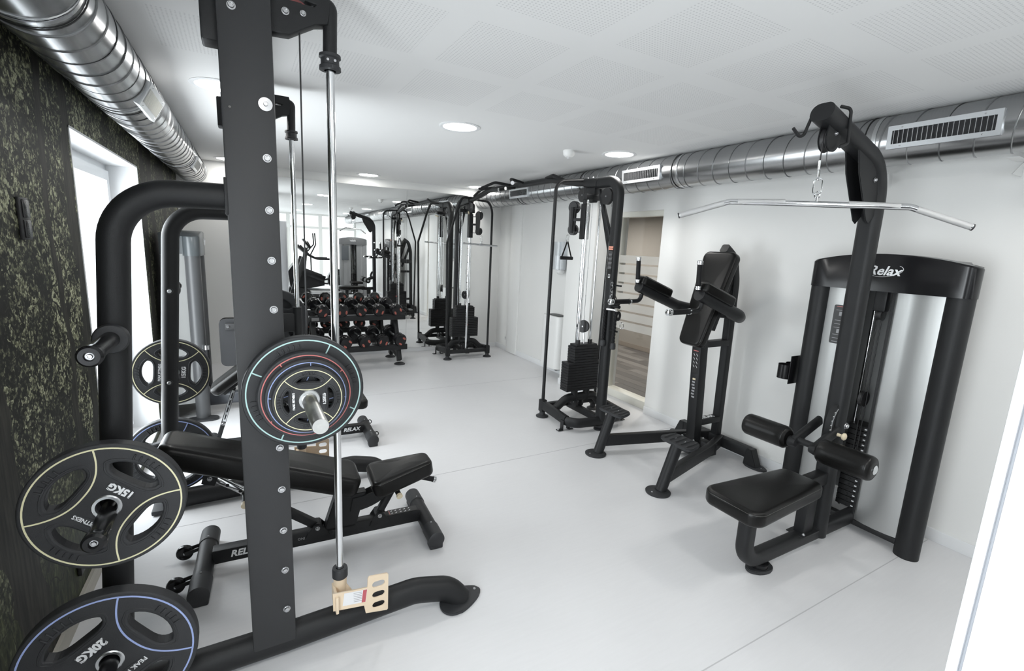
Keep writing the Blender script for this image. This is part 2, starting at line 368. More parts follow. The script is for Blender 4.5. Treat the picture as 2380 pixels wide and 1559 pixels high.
# ------------------------------------------------------------------ scene graph
def thing(name, label, cat, loc=(0, 0, 0), group=None):
    o = bpy.data.objects.new(name, None); o.empty_display_size = 0.1; COL.objects.link(o); o.location = loc
    o['label'] = label; o['category'] = cat
    if group: o['group'] = group
    return o
def origin_of(p):
    v = V((0, 0, 0))
    while p is not None: v += p.location; p = p.parent
    return v
def part(parent, name, mb, m, label=None, smooth=40, kind=None):
    off = origin_of(parent)
    me = mb.mesh(name, m, off, smooth); o = bpy.data.objects.new(name, me); COL.objects.link(o); o.parent = parent
    if label: o['label'] = label
    if kind: o['kind'] = kind
    return o
def inst(parent, name, me, M, label=None):
    # place a shared mesh, M given in world space, below an unrotated parent
    o = bpy.data.objects.new(name, me); COL.objects.link(o); o.parent = parent
    o.matrix_local = Matrix.Translation(-origin_of(parent)) @ M
    if label: o['label'] = label
    return o
def struct(name, mb, m, parent=None, smooth=40, label=None, kind=True):
    me = mb.mesh(name, m, origin_of(parent) if parent else V((0, 0, 0)), smooth); o = bpy.data.objects.new(name, me); COL.objects.link(o)
    if parent: o.parent = parent
    elif kind: o['kind'] = 'structure'
    if label: o['label'] = label
    return o
def solo(name, mb, m, label, cat, loc=(0, 0, 0), group=None, smooth=40):
    me = mb.mesh(name, m, V(loc), smooth); o = bpy.data.objects.new(name, me); COL.objects.link(o); o.location = loc
    o['label'] = label; o['category'] = cat
    if group: o['group'] = group
    return o
def dup(root, M):
    def rec(o, par):
        c = o.copy(); COL.objects.link(c)
        if par is not None: c.parent = par
        for ch in o.children: rec(ch, c)
        return c
    kids = list(root.children); c = root.copy(); COL.objects.link(c); c.matrix_world = M
    for k in kids: rec(k, c)
    return c
def rotto(d, src=(0, 0, 1)): return V(src).rotation_difference(V(d).normalized()).to_matrix().to_4x4()
def TR(p, d=None, s=1.0):
    M = Matrix.Translation(V(p))
    if d is not None: M = M @ rotto(d)
    return M @ Matrix.Scale(s, 4)

# shared bolt: washer + socket cap, looking along +Z, unit = metre for an 18 mm washer radius
_b = MB(); _b.lathe((0, 0, 0), (0, 0, 1), [(0, 0), (0.014, 0), (0.014, 0.003), (0.0105, 0.003), (0.0105, 0.010), (0.009, 0.012), (0.006, 0.012), (0.005, 0.008), (0, 0.008)], 16)
BOLTM = _b.mesh('bolt', BOLT)
_b = MB(); _b.lathe((0, 0, 0), (0, 0, 1), [(0, 0), (0.034, 0), (0.034, 0.004), (0.011, 0.005), (0.011, 0.014), (0.009, 0.016), (0.006, 0.016), (0.005, 0.010), (0, 0.010)], 24)
BIGBOLTM = _b.mesh('large_washer_bolt', BOLT)
def bolt(parent, p, d, s=1.0, name='bolt'): return inst(parent, name, BOLTM, TR(p, d, s))

# ================================================================== the room
CEIL = 2.58
def xl(y): return -0.745+0.0165*y            # the mural wall runs very slightly out of square
def yb(x): return 7.24-0.01*x                # so does the end wall

def quad_prism(mb, pts_lo, z0, z1):
    lo = [mb.bm.verts.new((x, y, z0)) for x, y in pts_lo]; hi = [mb.bm.verts.new((x, y, z1)) for x, y in pts_lo]
    n = len(lo); mb.bm.faces.new(lo[::-1]); mb.bm.faces.new(hi)
    for i in range(n):
        j = (i+1) % n; mb.bm.faces.new((lo[i], lo[j], hi[j], hi[i]))
    return mb
FY0, FX1 = -5.4, 3.95
fl = MB(); fl.box((1.5, 0.9, -0.05), (4.95, 12.7, 0.1)); struct('floor', fl, floor_mat(), smooth=0)
# welded seams of the floor covering
for k, (a, b) in enumerate((((-0.68, 3.14), (3.72, 3.14)), ((-0.7, 1.055), (3.72, 1.065)), ((-0.65, 5.22), (3.49, 5.22)))):
    mb = MB(); mb.bar((*a, 0.0003), (*b, 0.0003), 0.005, 0.0012, bev=0); struct('trim_%d' % (k+20), mb, mat('floor_weld', (0.50, 0.50, 0.51), 0.5), label='thin grey welded seam in the floor covering')
cl = MB(); cl.box((1.5, 0.9, CEIL+0.05), (5.4, 12.9, 0.1)); struct('ceiling', cl, ceiling_mat(), smooth=0)

# left wall: one seen window, two unseen openings added for extra light
WINS = [(3.19, 4.83, 0.06, 2.18), (-0.75, 0.9, 0.3, 2.18), (-4.05, -2.4, 0.3, 2.18)]
mb = MB(); TH = 0.27
def lw(mb, y0, y1, z0, z1, d0=0.0, d1=TH):
    quad_prism(mb, [(xl(y0)-d0, y0), (xl(y1)-d0, y1), (xl(y1)-d1, y1), (xl(y0)-d1, y0)], z0, z1)
ys = [FY0, -4.05, -2.4, -0.75, 0.9, 3.19, 4.83, yb(-0.6)]
lw(mb, ys[0], ys[1], 0, CEIL); lw(mb, ys[2], ys[3], 0, CEIL); lw(mb, ys[4], ys[5], 0, CEIL); lw(mb, ys[6], ys[7], 0, CEIL)
for (y0, y1, z0, z1) in WINS: lw(mb, y0, y1, 0, z0); lw(mb, y0, y1, z1, CEIL)
struct('wall_left', mb, mural_mat(), smooth=0)
def window(n, y0, y1, z0, z1):
    r = MB()                                   # white reveal lining
    t = 0.012
    lw(r, y0, y0+t, z0, z1, -0.003, TH); lw(r, y1-t, y1, z0, z1, -0.003, TH); lw(r, y0, y1, z1-t, z1, -0.003, TH); lw(r, y0, y1, z0, z0+t, -0.003, TH)
    o = struct('window_%d' % n, r, TRIMW, smooth=0)
    f = MB(); d0, d1 = 0.19, 0.25; a = 0.06
    lw(f, y0+t, y0+t+a, z0+t, z1-t, d0, d1); lw(f, y1-t-a, y1-t, z0+t, z1-t, d0, d1); lw(f, y0, y1, z1-t-a, z1-t, d0, d1); lw(f, y0, y1, z0+t, z0+t+a, d0, d1)
    struct('window_frame', f, FRAMEW, o, smooth=0)
    g = MB(); a2 = 0.07; y0b, y1b, z0b, z1b = y0+t+a-.01, y1-t-a+.01, z0+t+a-.01, z1-t-a+.01; d0, d1 = 0.165, 0.225
    lw(g, y0b, y0b+a2, z0b, z1b, d0, d1); lw(g, y1b-a2, y1b, z0b, z1b, d0, d1); lw(g, y0b+a2, y1b-a2, z1b-a2, z1b, d0, d1); lw(g, y0b+a2, y1b-a2, z0b, z0b+a2, d0, d1)
    struct('window_sash', g, FRAMEW, o, smooth=0)
    p = MB(); lw(p, y0b+a2, y1b-a2, z0b+a2, z1b-a2, 0.19, 0.196); struct('window_pane', p, GLASS, o, smooth=0)
    h = MB(); yc = y1b-a2/2; x = xl(yc)-0.165
    h.box((x+0.008, yc, 1.10), (0.016, 0.03, 0.075), bev=0.004); h.cyl((x+0.008, yc, 1.12), (x+0.045, yc, 1.12), 0.009); h.box((x+0.045, yc, 1.06), (0.014, 0.022, 0.14), bev=0.005)
    struct('window_handle', h, mat('grey_handle', (0.55, 0.56, 0.57), 0.4), o)
for i, wv in enumerate(WINS): window(i+1, *wv)  # only the first is in view, the others are added to let light in
# skirting below the mural
for i, (y0, y1) in enumerate(((FY0, 3.19), (4.83, 7.2))):
    mb = MB(); lw(mb, y0, y1, 0, 0.075, -0.016, -0.001); struct('baseboard_left' if i == 0 else 'baseboard_left_2', mb, BEIGETRIM, smooth=0)

# end wall and mirror
mb = MB(); quad_prism(mb, [(-0.95, yb(-0.95)), (4.1, yb(4.1)), (4.1, 7.45), (-0.95, 7.45)], 0, CEIL); struct('wall_back', mb, WALLW, smooth=0)
def mirror_panel(x0, x1, z0, z1):
    mb = MB(); g = 0.0015
    quad_prism(mb, [(x0+g, yb(x0)-0.018), (x1-g, yb(x1)-0.018), (x1-g, yb(x1)-0.012), (x0+g, yb(x0)-0.012)], z0, z1); return mb
mr = thing('wall_mirror', 'large frameless wall mirror on the end wall behind the dumbbell rack', 'mirror', (1.72, 7.18, 0))
for x0, x1 in ((0.22, 1.21), (1.21, 2.21), (2.21, 3.205)):
    part(mr, 'mirror_panel', mirror_panel(x0, x1, 0.068, 2.468), MIRROR, smooth=0)
mb = MB(); mb.box((1.72, yb(1.7)-0.006, 0.034), (3.0, 0.012, 0.066)); struct('baseboard_back', mb, TRIMW, smooth=0)
mb = MB(); mb.box((3.5, yb(3.5)-0.006, 0.034), (0.58, 0.012, 0.066)); struct('baseboard_back_2', mb, TRIMW, smooth=0)

# right wall: near stretch, glazed door, pillar, far stretch
XR, XD, XP, XF = 3.74, 3.88, 3.51, 3.80
mb = MB(); mb.box(((XR+4.0)/2, (FY0+3.58)/2, CEIL/2), (4.0-XR, 3.58-FY0, CEIL)); struct('wall_right', mb, WALLW, smooth=0)
mb = MB(); mb.box(((XR+.04+4.0)/2, 3.965, (2.15+CEIL)/2), (4.0-XR-.04, 0.77, CEIL-2.15)); struct('trim_1', mb, WALLW, smooth=0, label='white wall panel above the glazed door')
mb = MB(); mb.box(((XP+4.0)/2, 4.605, CEIL/2), (4.0-XP, 0.51, CEIL), bev=0.006); struct('wall_right_pillar', mb, WALLW)
mb = MB(); mb.box(((XF+4.0)/2, 6.08, CEIL/2), (4.0-XF, 2.44, CEIL)); mb.box((XF-0.012, 6.62, CEIL/2), (0.05, 0.32, CEIL), bev=0.02); struct('wall_right_far', mb, WALLW)
for nm, a, b in (('baseboard_right', (XR-.006, (FY0+3.58)/2), (0.012, 3.58-FY0)), ('baseboard_right_2', (XF-.006, 6.03), (0.012, 2.33)), ('baseboard_pillar', (XP-.006, 4.605), (0.012, 0.53)), ('baseboard_pillar_2', (3.65, 4.866), (0.28, 0.012)), ('baseboard_pillar_3', (3.68, 4.344), (0.34, 0.012))):
    mb = MB(); mb.box((a[0], a[1], 0.04), (b[0], b[1], 0.08), bev=0.002); struct(nm, mb, TRIMW)
# glazed door in its recess
mb = MB()
for c, sz in (((XD, 3.605, 1.11), (0.10, 0.045, 2.1)), ((XD, 4.33, 1.11), (0.10, 0.035, 2.1)), ((XD, 3.965, 2.125), (0.10, 0.77, 0.06)), ((XD, 3.965, 0.045), (0.14, 0.77, 0.09))): mb.box(c, sz, bev=0.004)
dr = struct('door_1', mb, mat('cream_door_frame', (0.72, 0.71, 0.65), 0.45))
mb = MB(); mb.box((XD, 3.968, 1.09), (0.010, 0.70, 2.01)); struct('door_pane', mb, GLASS, dr, smooth=0)
FROST = mat('frosted_film', (0.66, 0.64, 0.60), 0.6, alpha=0.6)
for k in range(8):
    z1 = 1.672-0.109*k; mb = MB(); mb.box((XD-0.007, 3.968, z1-0.044), (0.001, 0.70, 0.088)); struct('frosted_stripe', mb, FROST, dr, smooth=0)
# corridor beyond the door
mb = MB(); mb.box((5.45, 5.4, -0.045), (2.9, 4.6, 0.07)); struct('floor_corridor', mb, mat('dark_subfloor', (0.03, 0.028, 0.026), 0.8), smooth=0)
cf = bpy.data.objects['floor_corridor']
rr = random.Random(3)
PL = [mat('grey_brown_plank_%d' % i, c, 0.5, vary=0.25, vscale=3, stretch=(30, 1.5, 1)) for i, c in enumerate(((0.085, 0.078, 0.072), (0.12, 0.112, 0.104), (0.062, 0.057, 0.053)))]
for i in range(14):
    y = 3.3+(i % 3)*0.4
    while y < 7.4:
        L = 0.9; x0 = 4.02+i*0.15
        mb = MB(); mb.box((x0+0.073, y+L/2, -0.006), (0.146, L-0.004, 0.012), bev=0.0015, seg=1); struct('plank', mb, PL[rr.randrange(3)], cf); y += L
TAUPE = mat('taupe_wall_paint', (0.235, 0.215, 0.19), 0.85)
mb = MB(); mb.box((6.2, 5.4, 1.25), (0.1, 4.6, 2.6)); struct('wall_corridor_end', mb, TAUPE, smooth=0)
mb = MB(); mb.box((5.05, 7.6, 1.25), (2.3, 0.1, 2.6)); mb.box((5.05, 3.2, 1.25), (2.1, 0.1, 2.6)); struct('wall_corridor_side', mb, TAUPE, smooth=0)
mb = MB(); mb.box((5.1, 5.4, 2.33), (2.2, 4.5, 0.06)); struct('ceiling_corridor', mb, TAUPE, smooth=0)
mb = MB(); mb.box((6.14, 5.4, 0.04), (0.014, 4.5, 0.08)); struct('baseboard_corridor', mb, mat('brown_skirting', (0.2, 0.17, 0.14), 0.6), smooth=0)
t = thing('recessed_spotlight', 'small warm recessed spotlight in the ceiling beyond the glazed door', 'light', (5.75, 4.72, 2.30))
mb = MB(); mb.lathe((5.75, 4.72, 2.302), (0, 0, -1), [(0.035, 0), (0.05, 0.0), (0.052, 0.006), (0.035, 0.008)], 20); part(t, 'trim_ring', mb, STEEL)
mb = MB(); mb.cyl((5.75, 4.72, 2.297), (5.75, 4.72, 2.302), 0.034); part(t, 'lens', mb, mat('warm_lens', (1, 0.9, 0.75), 0.4, emit=(1, 0.86, 0.66), estr=20))
l = bpy.data.lights.new('spot_corridor', 'SPOT'); l.energy = 110; l.spot_size = 2.3; l.spot_blend = 0.8; l.color = (1, 0.92, 0.82); l.shadow_soft_size = 0.04
o = bpy.data.objects.new('spot_corridor', l); o.location = (5.75, 4.72, 2.27); COL.objects.link(o)
area('corridor_light', (5.0, 6.3, 2.28), (0, 0, 0), 0.4, 0.4, 40, (1, 0.97, 0.93))

# white door jamb close to the camera, on the right
JW = mat('jamb_white', (0.55, 0.56, 0.585), 0.5)
mb = MB(); mb.box((0.862, 0.1745, 1.05), (0.15, 0.011, 2.1), bev=0.001); jb = struct('door_2', mb, JW)
mb = MB(); mb.box((0.867, 0.1675, 1.05), (0.15, 0.004, 2.1)); struct('groove_strip', mb, mat('groove_shade', (0.22, 0.23, 0.25), 0.6), jb)  # dark strip standing in for the shade inside the jamb groove
mb = MB(); mb.box((0.882, 0.1395, 1.05), (0.19, 0.052, 2.1), bev=0.002); struct('door_leaf', mb, JW, jb)

# glazed partition behind the camera, seen in the mirror
PY = -5.3
mb = MB(); xs = (-0.8, 0.35, 1.35, 2.45, 3.74)
for x in xs: mb.box((x, PY, CEIL/2), (0.13, 0.10, CEIL))
mb.box((1.5, PY, 2.08), (4.6, 0.07, 0.09)); mb.box((1.5, PY, CEIL-0.03), (4.6, 0.07, 0.06)); mb.box((1.5, PY, 0.06), (4.6, 0.07, 0.12))
pt = struct('wall_front', mb, mat('white_partition_frame', (0.74, 0.75, 0.73), 0.5), smooth=0)
for a, b in zip(xs, xs[1:]):
    mb = MB(); mb.box(((a+b)/2, PY, 1.3), (b-a-0.09, 0.008, 2.46)); struct('pane', mb, GLASS, pt, smooth=0)
mb = MB()
for c, sz in (((0.42, PY+.03, 1.06), (0.12, 0.05, 1.95)), ((1.27, PY+.03, 1.06), (0.12, 0.05, 1.95)), ((0.85, PY+.03, 1.95), (0.9, 0.05, 0.16)), ((0.85, PY+.03, 0.22), (0.9, 0.05, 0.3)), ((0.85, PY+.03, 1.1), (0.35, 0.05, 1.6))): mb.box(c, sz)
mb2 = MB(); mb2.box((1.5, -7.6, 1.3), (6.0, 0.1, 2.8)); struct('wall_entrance', mb2, WALLW, smooth=0)
mb2 = MB(); mb2.box((1.5, -6.5, -0.05), (6.0, 2.2, 0.1)); struct('floor_entrance', mb2, mat('entrance_floor', (0.6, 0.6, 0.6), 0.5), smooth=0)
d3 = struct('door_3', mb, mat('pale_grey_door', (0.62, 0.63, 0.60), 0.5), smooth=0)
mb = MB(); mb.box((0.75, PY+.09, 2.0), (0.30, 0.06, 0.06), bev=0.005); struct('door_closer', mb, mat('grey_handle', (0.5, 0.5, 0.5)), d3)

# ------------------------------------------------------------------ ceiling lamps
LP = [(-0.06, 3.62), (1.50, 3.57), (3.06, 3.54), (-0.06, 6.92), (1.585, 6.92), (3.21, 6.90), (-0.06, 0.25), (1.50, 0.2), (3.06, 0.15), (-0.06, -3.1), (1.50, -3.1), (3.06, -3.1)]
LL = ['round recessed ceiling lamp behind the tall charcoal post', 'round recessed ceiling lamp in the middle of the ceiling, nearest lit disc', 'round recessed ceiling lamp right of the motion sensor, by the right duct', 'round recessed ceiling lamp at the far end above the mural corner',
      'round recessed ceiling lamp in front of the wall mirror, middle of the far end', 'round recessed ceiling lamp at the far end beside the right duct', 'round recessed ceiling lamp above the photographer, left row', 'round recessed ceiling lamp above the photographer, middle row',
      'round recessed ceiling lamp above the photographer, by the right duct', 'round recessed ceiling lamp near the glazed partition, left row', 'round recessed ceiling lamp near the glazed partition, middle row', 'round recessed ceiling lamp near the glazed partition, by the right duct']
mb = MB(); mb.lathe((0, 0, 0), (0, 0, -1), [(0.155, 0), (0.157, 0.004), (0.150, 0.007), (0.128, 0.006), (0.124, 0.001)], 40); RINGM = mb.mesh('trim_ring', TRIMW)
mb = MB(); mb.lathe((0, 0, 0), (0, 0, -1), [(0, 0.003), (0.125, 0.003), (0.126, 0)], 40); DIFFM = mb.mesh('diffuser', LAMP)
for (x, y), lab in zip(LP, LL):
    t = thing('ceiling_lamp', lab, 'ceiling lamp', (x, y, CEIL), 'recessed ceiling lamps')
    inst(t, 'trim_ring', RINGM, TR((x, y, CEIL-.0003))); inst(t, 'diffuser', DIFFM, TR((x, y, CEIL-.0003)))
    area('lamp_light', (x, y, CEIL-0.012), (0, 0, 0), 0.24, 0.24, 5 if y < 6 else 2.2, (1, 0.985, 0.95), 'DISK')

# motion sensors
def sensor(x, y, label):
    t = thing('motion_sensor', label, 'sensor', (x, y, CEIL))
    mb = MB(); mb.lathe((x, y, CEIL), (0, 0, -1), [(0, 0), (0.052, 0), (0.054, 0.010), (0.050, 0.040), (0.034, 0.056), (0.026, 0.058), (0, 0.058)], 28); part(t, 'housing', mb, PVC)
    mb = MB(); mb.sph((x, y, CEIL-0.056), 0.024, 16, (1, 1, 0.8)); part(t, 'sensor_dome', mb, mat('milky_dome', (0.6, 0.6, 0.6), 0.3))
sensor(2.63, 3.72, 'round white motion sensor on the ceiling left of the lamp by the duct')
sensor(2.63, 0.2, 'round white motion sensor on the ceiling above the photographer')

# ------------------------------------------------------------------ ventilation ducts
def duct(name, label, p0, p1, r, side, vents, hangers, pitch=0.145):
    p0, p1 = V(p0), V(p1); d = (p1-p0); L = d.length; dn = d.normalized(); t = thing(name, label, 'duct', p0)
    mb = MB(); mb.cyl(p0, p1, r, n=56, cap=True); part(t, 'duct_pipe', mb, DUCT)
    # spiral lock seam
    a = dn.cross(V((0, 0, 1))).normalized(); b = V((0, 0, 1)); n = int(L/pitch*40); pts = []
    for i in range(n+1):
        s = L*i/n; th = 2*PI*s/pitch; pts.append(p0+dn*s+(a*math.cos(th)+b*math.sin(th))*(r+0.0005))
    mb = MB(); mb.sweep(pts, [(-0.0045, -0.001), (0.0045, -0.001), (0.003, 0.0022), (-0.003, 0.0022)], up=a); part(t, 'spiral_seam', mb, mat('duct_seam', (0.30, 0.305, 0.31), 0.35, 1.0))
    for s in hangers:
        c = p0+dn*s
        mb = MB(); ring = [c+(a*math.cos(2*PI*i/48)+b*math.sin(2*PI*i/48))*(r+0.002) for i in range(48)]
        mb.sweep(ring, [(-0.011, -0.001), (0.011, -0.001), (0.011, 0.002), (-0.011, 0.002)], up=a, closed=True); part(t, 'joint_band', mb, STEEL)
        c2 = c+dn*0.05
        mb = MB(); ring = [c2+(a*math.cos(2*PI*i/48)+b*math.sin(2*PI*i/48))*(r+0.003) for i in range(48)]
        mb.sweep(ring, circ(0.0025, 6), up=a, closed=True); part(t, 'suspension_wire', mb, PLAST)
        top = c2+V((-side*-1*0.0, 0, 0)); mb = MB(); hx = a*(-side)*0.06 if False else V((0, 0, 0))
        mb.box((c2.x, c2.y, CEIL-0.012), (0.02, 0.012, 0.024), bev=0.002); mb.cyl((c2.x, c2.y, p0.z+r), (c2.x, c2.y, CEIL), 0.005); part(t, 'hanger', mb, STEEL)
    return t, a, b, dn, L
def vent(duct_t, label, duct_p, dn, r, s, ang, Lv, Hv, outward, n, finmat, framemat, group=None):
    # rectangular louvred register saddled on a round duct at s along it; ang = elevation of its face normal
    c = V(duct_p)+dn*s; nrm = (outward*math.cos(ang)+V((0, 0, 1))*math.sin(ang)).normalized(); up = dn.cross(nrm).normalized()
    if up.z < 0: up = -up
    o = c+nrm*(r+0.006)
    hw, hh = Lv/2, Hv/2; iw, ih = hw-0.022, hh-0.026
    F = MB()
    def R(a0, a1, b0, b1, d0, d1, mb):
        pts = []
        for dd in (d0, d1):
            for (x, y) in ((a0, b0), (a1, b0), (a1, b1), (a0, b1)): pts.append(mb.bm.verts.new(o+dn*x+up*y+nrm*dd))
        for f in ((0, 1, 2, 3), (7, 6, 5, 4), (0, 4, 5, 1), (1, 5, 6, 2), (2, 6, 7, 3), (3, 7, 4, 0)): mb.bm.faces.new([pts[i] for i in f])
    sag = r-math.sqrt(r*r-hh*hh)+0.004
    R(-hw, hw, ih, hh, -sag-.004, 0.006, F); R(-hw, hw, -hh, -ih, -sag-.004, 0.006, F); R(-hw, -iw, -ih, ih, -sag-.004, 0.006, F); R(iw, hw, -ih, ih, -sag-.004, 0.006, F)
    t = part(duct_t, 'vent', F, framemat, smooth=0)
    B = MB(); R(-iw, iw, -ih, ih, -0.004, -0.002, B); part(t, 'louvre_shade', B, mat('shade_black', (0.012, 0.012, 0.014), 0.6), smooth=0)  # black sheet over the closed pipe, painted as the shade behind the louvres
    for i in range(n):
        x = -iw+2*iw*(i+0.5)/n; fb = MB(); R(x-0.0013, x+0.0013, -ih, ih, -0.002, 0.010, fb); part(t, 'louvre', fb, finmat, smooth=0)
    for sx in (-1, 1):
        for sy in (-1, 1): inst(t, 'screw', BOLTM, TR(o+dn*sx*(hw*0.72)+up*sy*(hh-0.013)+nrm*0.006, nrm, 0.32))
    return t
XDR, ZDR, RDR = 3.45, 2.432, 0.142
d1, a, b, dn, L = duct('ventilation_duct', 'galvanised spiral duct running under the ceiling along the white right wall', (XDR, -5.2, ZDR), (XDR, 7.19, ZDR), RDR, 1, [], [1.9, 4.4, 6.78, 8.28, 9.6, 11.0])
VA = math.radians(-4)
for s, lab in ((6.46, 'long louvred vent on the right duct, nearest and largest, behind the lat machine arm'), (8.70, 'louvred vent on the right duct above the glazed door'), (10.98, 'louvred vent on the right duct at the far end, above the pull-up beam'), (4.2, 'louvred vent on the right duct above the photographer'), (1.9, 'louvred vent on the right duct near the glazed partition')):
    vent(d1, lab, (XDR, -5.2, ZDR), dn, RDR, s, VA, 0.49, 0.125, V((-1, 0, 0)), 20, STEEL, mat('vent_frame_zinc', (0.66, 0.68, 0.70), 0.32, 0.7), 'vents on the right duct')
# clear plastic brackets under the right duct
for y in (1.02, 1.66):
    mb = MB(); mb.box((3.62, y, 2.285), (0.16, 0.05, 0.004)); mb.prism([(0.08, 0), (0.08, 0.08), (-0.06, 0)], (3.64, y, 2.205), (1, 0, 0), (0, 0, 1), 0.004)
    mb.box((3.738, y, 2.245), (0.004, 0.05, 0.09)); solo('duct_bracket', mb, PVC, 'small white wall bracket under the right duct, %s' % ('nearest the camera' if y < 1.3 else 'behind the lat machine cable'), 'bracket', (3.7, y, 2.24), 'brackets under the right duct', smooth=0)
RDL = 0.15
DL0, DL1 = V((-0.62, -5.2, 2.43)), V((-0.448, 7.2, 2.43))
d2, a2, b2, dn2, L2 = duct('ventilation_duct', 'galvanised spiral duct running under the ceiling along the dark forest mural', DL0, DL1, RDL, -1, [], [2.2, 5.2, 7.25, 8.45, 10.7])
VB = math.radians(-28)
for s, lab in ((8.50, 'louvred vent on the left duct above the window'), (11.1, 'louvred vent on the left duct at its far end'), (5.4, 'louvred vent on the left duct above the photographer')):
    vent(d2, lab, DL0, dn2, RDL, s, VB, 0.43, 0.125, V((1, 0, 0)), 18, mat('vent_fin_white', (0.8, 0.8, 0.76), 0.5), mat('vent_frame_zinc', (0.66, 0.68, 0.70)), 'vents on the left duct')
# black wall switch on the mural
x = xl(2.5); t = thing('wall_switch', 'narrow black double wall switch on the forest mural', 'switch', (x, 2.5, 1.72))
mb = MB(); mb.box((x+.006, 2.50, 1.72), (0.012, 0.085, 0.155), bev=0.003); part(t, 'cover_plate', mb, PLAST)
for dz in (-.037, .037):
    mb = MB(); mb.box((x+.014, 2.50, 1.72+dz), (0.008, 0.06, 0.066), bev=0.003); part(t, 'rocker', mb, GLOSS)
x = xl(2.62); t = thing('floor_socket', 'small black socket low on the forest mural, under the 15 kg plate', 'socket', (x, 2.62, 0.2))
mb = MB(); mb.box((x+.008, 2.62, 0.20), (0.016, 0.08, 0.08), bev=0.003); part(t, 'cover_plate', mb, PLAST)
mb = MB(); mb.cyl((x+.014, 2.62, 0.20), (x+.018, 2.62, 0.20), 0.026); part(t, 'socket_insert', mb, GLOSS)
# sockets on the right wall, paper dispenser, bin
t = thing('wall_socket', 'white double wall socket low on the far right wall', 'socket', (XF, 6.80, 0.22))
mb = MB(); mb.box((XF-.006, 6.80, 0.22), (0.012, 0.15, 0.08), bev=0.003); part(t, 'socket_plate', mb, PVC)
for dy in (-.036, .036):
    mb = MB(); mb.cyl((XF-.0135, 6.80+dy, 0.22), (XF-.012, 6.80+dy, 0.22), 0.02); part(t, 'socket_insert', mb, mat('socket_grey', (0.5, 0.5, 0.5)))
t = thing('wall_socket', 'white wall socket beside the waste bin', 'socket', (XF, 4.97, 0.5))
mb = MB(); mb.box((XF-.006, 4.97, 0.5), (0.012, 0.08, 0.08), bev=0.003); part(t, 'socket_plate', mb, PVC)
t = thing('waste_bin', 'white rounded waste bin hung low on the wall behind the cable tube', 'bin', (XF, 5.24, 0.12))
mb = MB(); mb.sweep([(3.68, 5.24, 0.13), (3.68, 5.24, 0.83)], rrect(0.23, 0.42, 0.08, 6), up=(0, 1, 0)); part(t, 'bin_body', mb, PVC)
mb = MB(); mb.sweep([(3.68, 5.24, 0.83), (3.68, 5.24, 0.836)], rrect(0.15, 0.30, 0.06, 6), up=(0, 1, 0)); part(t, 'bin_opening', mb, PLAST)
mb = MB(); mb.box((3.66, 5.12, 0.115), (0.08, 0.03, 0.03), bev=0.004); part(t, 'bin_foot', mb, PLAST)
t = thing('paper_dispenser', 'clear acrylic wipe dispenser on the wall above the waste bin', 'dispenser', (XF, 5.27, 1.35))
mb = MB(); mb.sweep([(3.70, 5.27, 1.44), (3.70, 5.27, 1.80)], rrect(0.18, 0.30, 0.06, 6), up=(0, 1, 0), cap=True); part(t, 'clear_cover', mb, ACRYL)
mb = MB(); mb.cyl((3.70, 5.27, 1.44), (3.70, 5.27, 1.62), 0.075, n=28); part(t, 'paper_roll', mb, mat('white_paper', (0.82, 0.82, 0.82), 0.9))
mb = MB(); mb.sph((3.705, 5.27, 1.42), 0.06, 16, (1, 1, 0.8)); part(t, 'cup', mb, PVC)
mb = MB(); mb.box((3.79, 5.27, 1.60), (0.008, 0.30, 0.46)); part(t, 'back_plate', mb, PVC)

# ================================================================== weight plates
def plate_meshes(D, th, hub=0.027, fs=1.0):
    # disc in local XY, axis +Z (front), centred on the origin
    R = D/2; out = [(R*math.cos(2*PI*i/72), R*math.sin(2*PI*i/72)) for i in range(72)]
    holes = []
    for k in range(4):
        a0 = k*PI/2; h = []; sp = 0.60
        for i in range(28):
            tt = 2*PI*i/28; a = sp*math.sin(tt)*(1-0.10*math.cos(tt)); cc = math.cos(tt)
            rr_ = 0.68+0.105*cc if cc > 0 else 0.68+(0.24 if D > 0.26 else 0.14)*cc
            h.append((R*(rr_-0.02*(a/sp)**2 + (0.04*(a/sp)**2 if cc > 0 else 0)), a))
        holes.append([(r_*math.cos(a0+a), r_*math.sin(a0+a)) for r_, a in h])
    hubp = [(hub*math.cos(2*PI*i/32), hub*math.sin(2*PI*i/32)) for i in range(32)]
    bev = min(0.006, th*0.3)
    body = curve_mesh([out]+[h for h in holes]+[hubp], th/2-bev, bev, 2); body.materials.clear(); body.materials.append(RUBBER)
    for p in body.polygons: p.use_smooth = False
    # grips: five ribs along the outer edge of every opening
    gr = []
    for k in range(4):
        mb = MB()
        for j in range(5):
            a = k*PI/2+(j-2)*0.105; c = V((math.cos(a), math.sin(a), 0))
            mb.bar(c*R*0.80+V((0, 0, th/2-0.001)), c*R*0.90+V((0, 0, th/2-0.001)), 0.026*R*1.0, 0.011, up=(0, 0, 1), bev=0.003)
        gr.append(mb.mesh('grip_ribs', RUBBER))
    rings = []
    for k in range(4):      # raised lip round the opening
        mb = MB(); pts = [V((x, y, th/2-bev*0.3)) for x, y in holes[k]]
        cen = sum(pts, V((0, 0, 0)))/len(pts); pts = [cen+(p-cen)*1.10 for p in pts]
        mb.sweep([V((p.x, p.y, th/2+0.0002)) for p in pts], [(-0.004, -.001), (0.004, -.001), (0.002, 0.0016), (-0.002, 0.0016)], up=(0, 0, 1), closed=True); rings.append(mb.mesh('opening_rim', RUBBER))
    return body, gr, rings
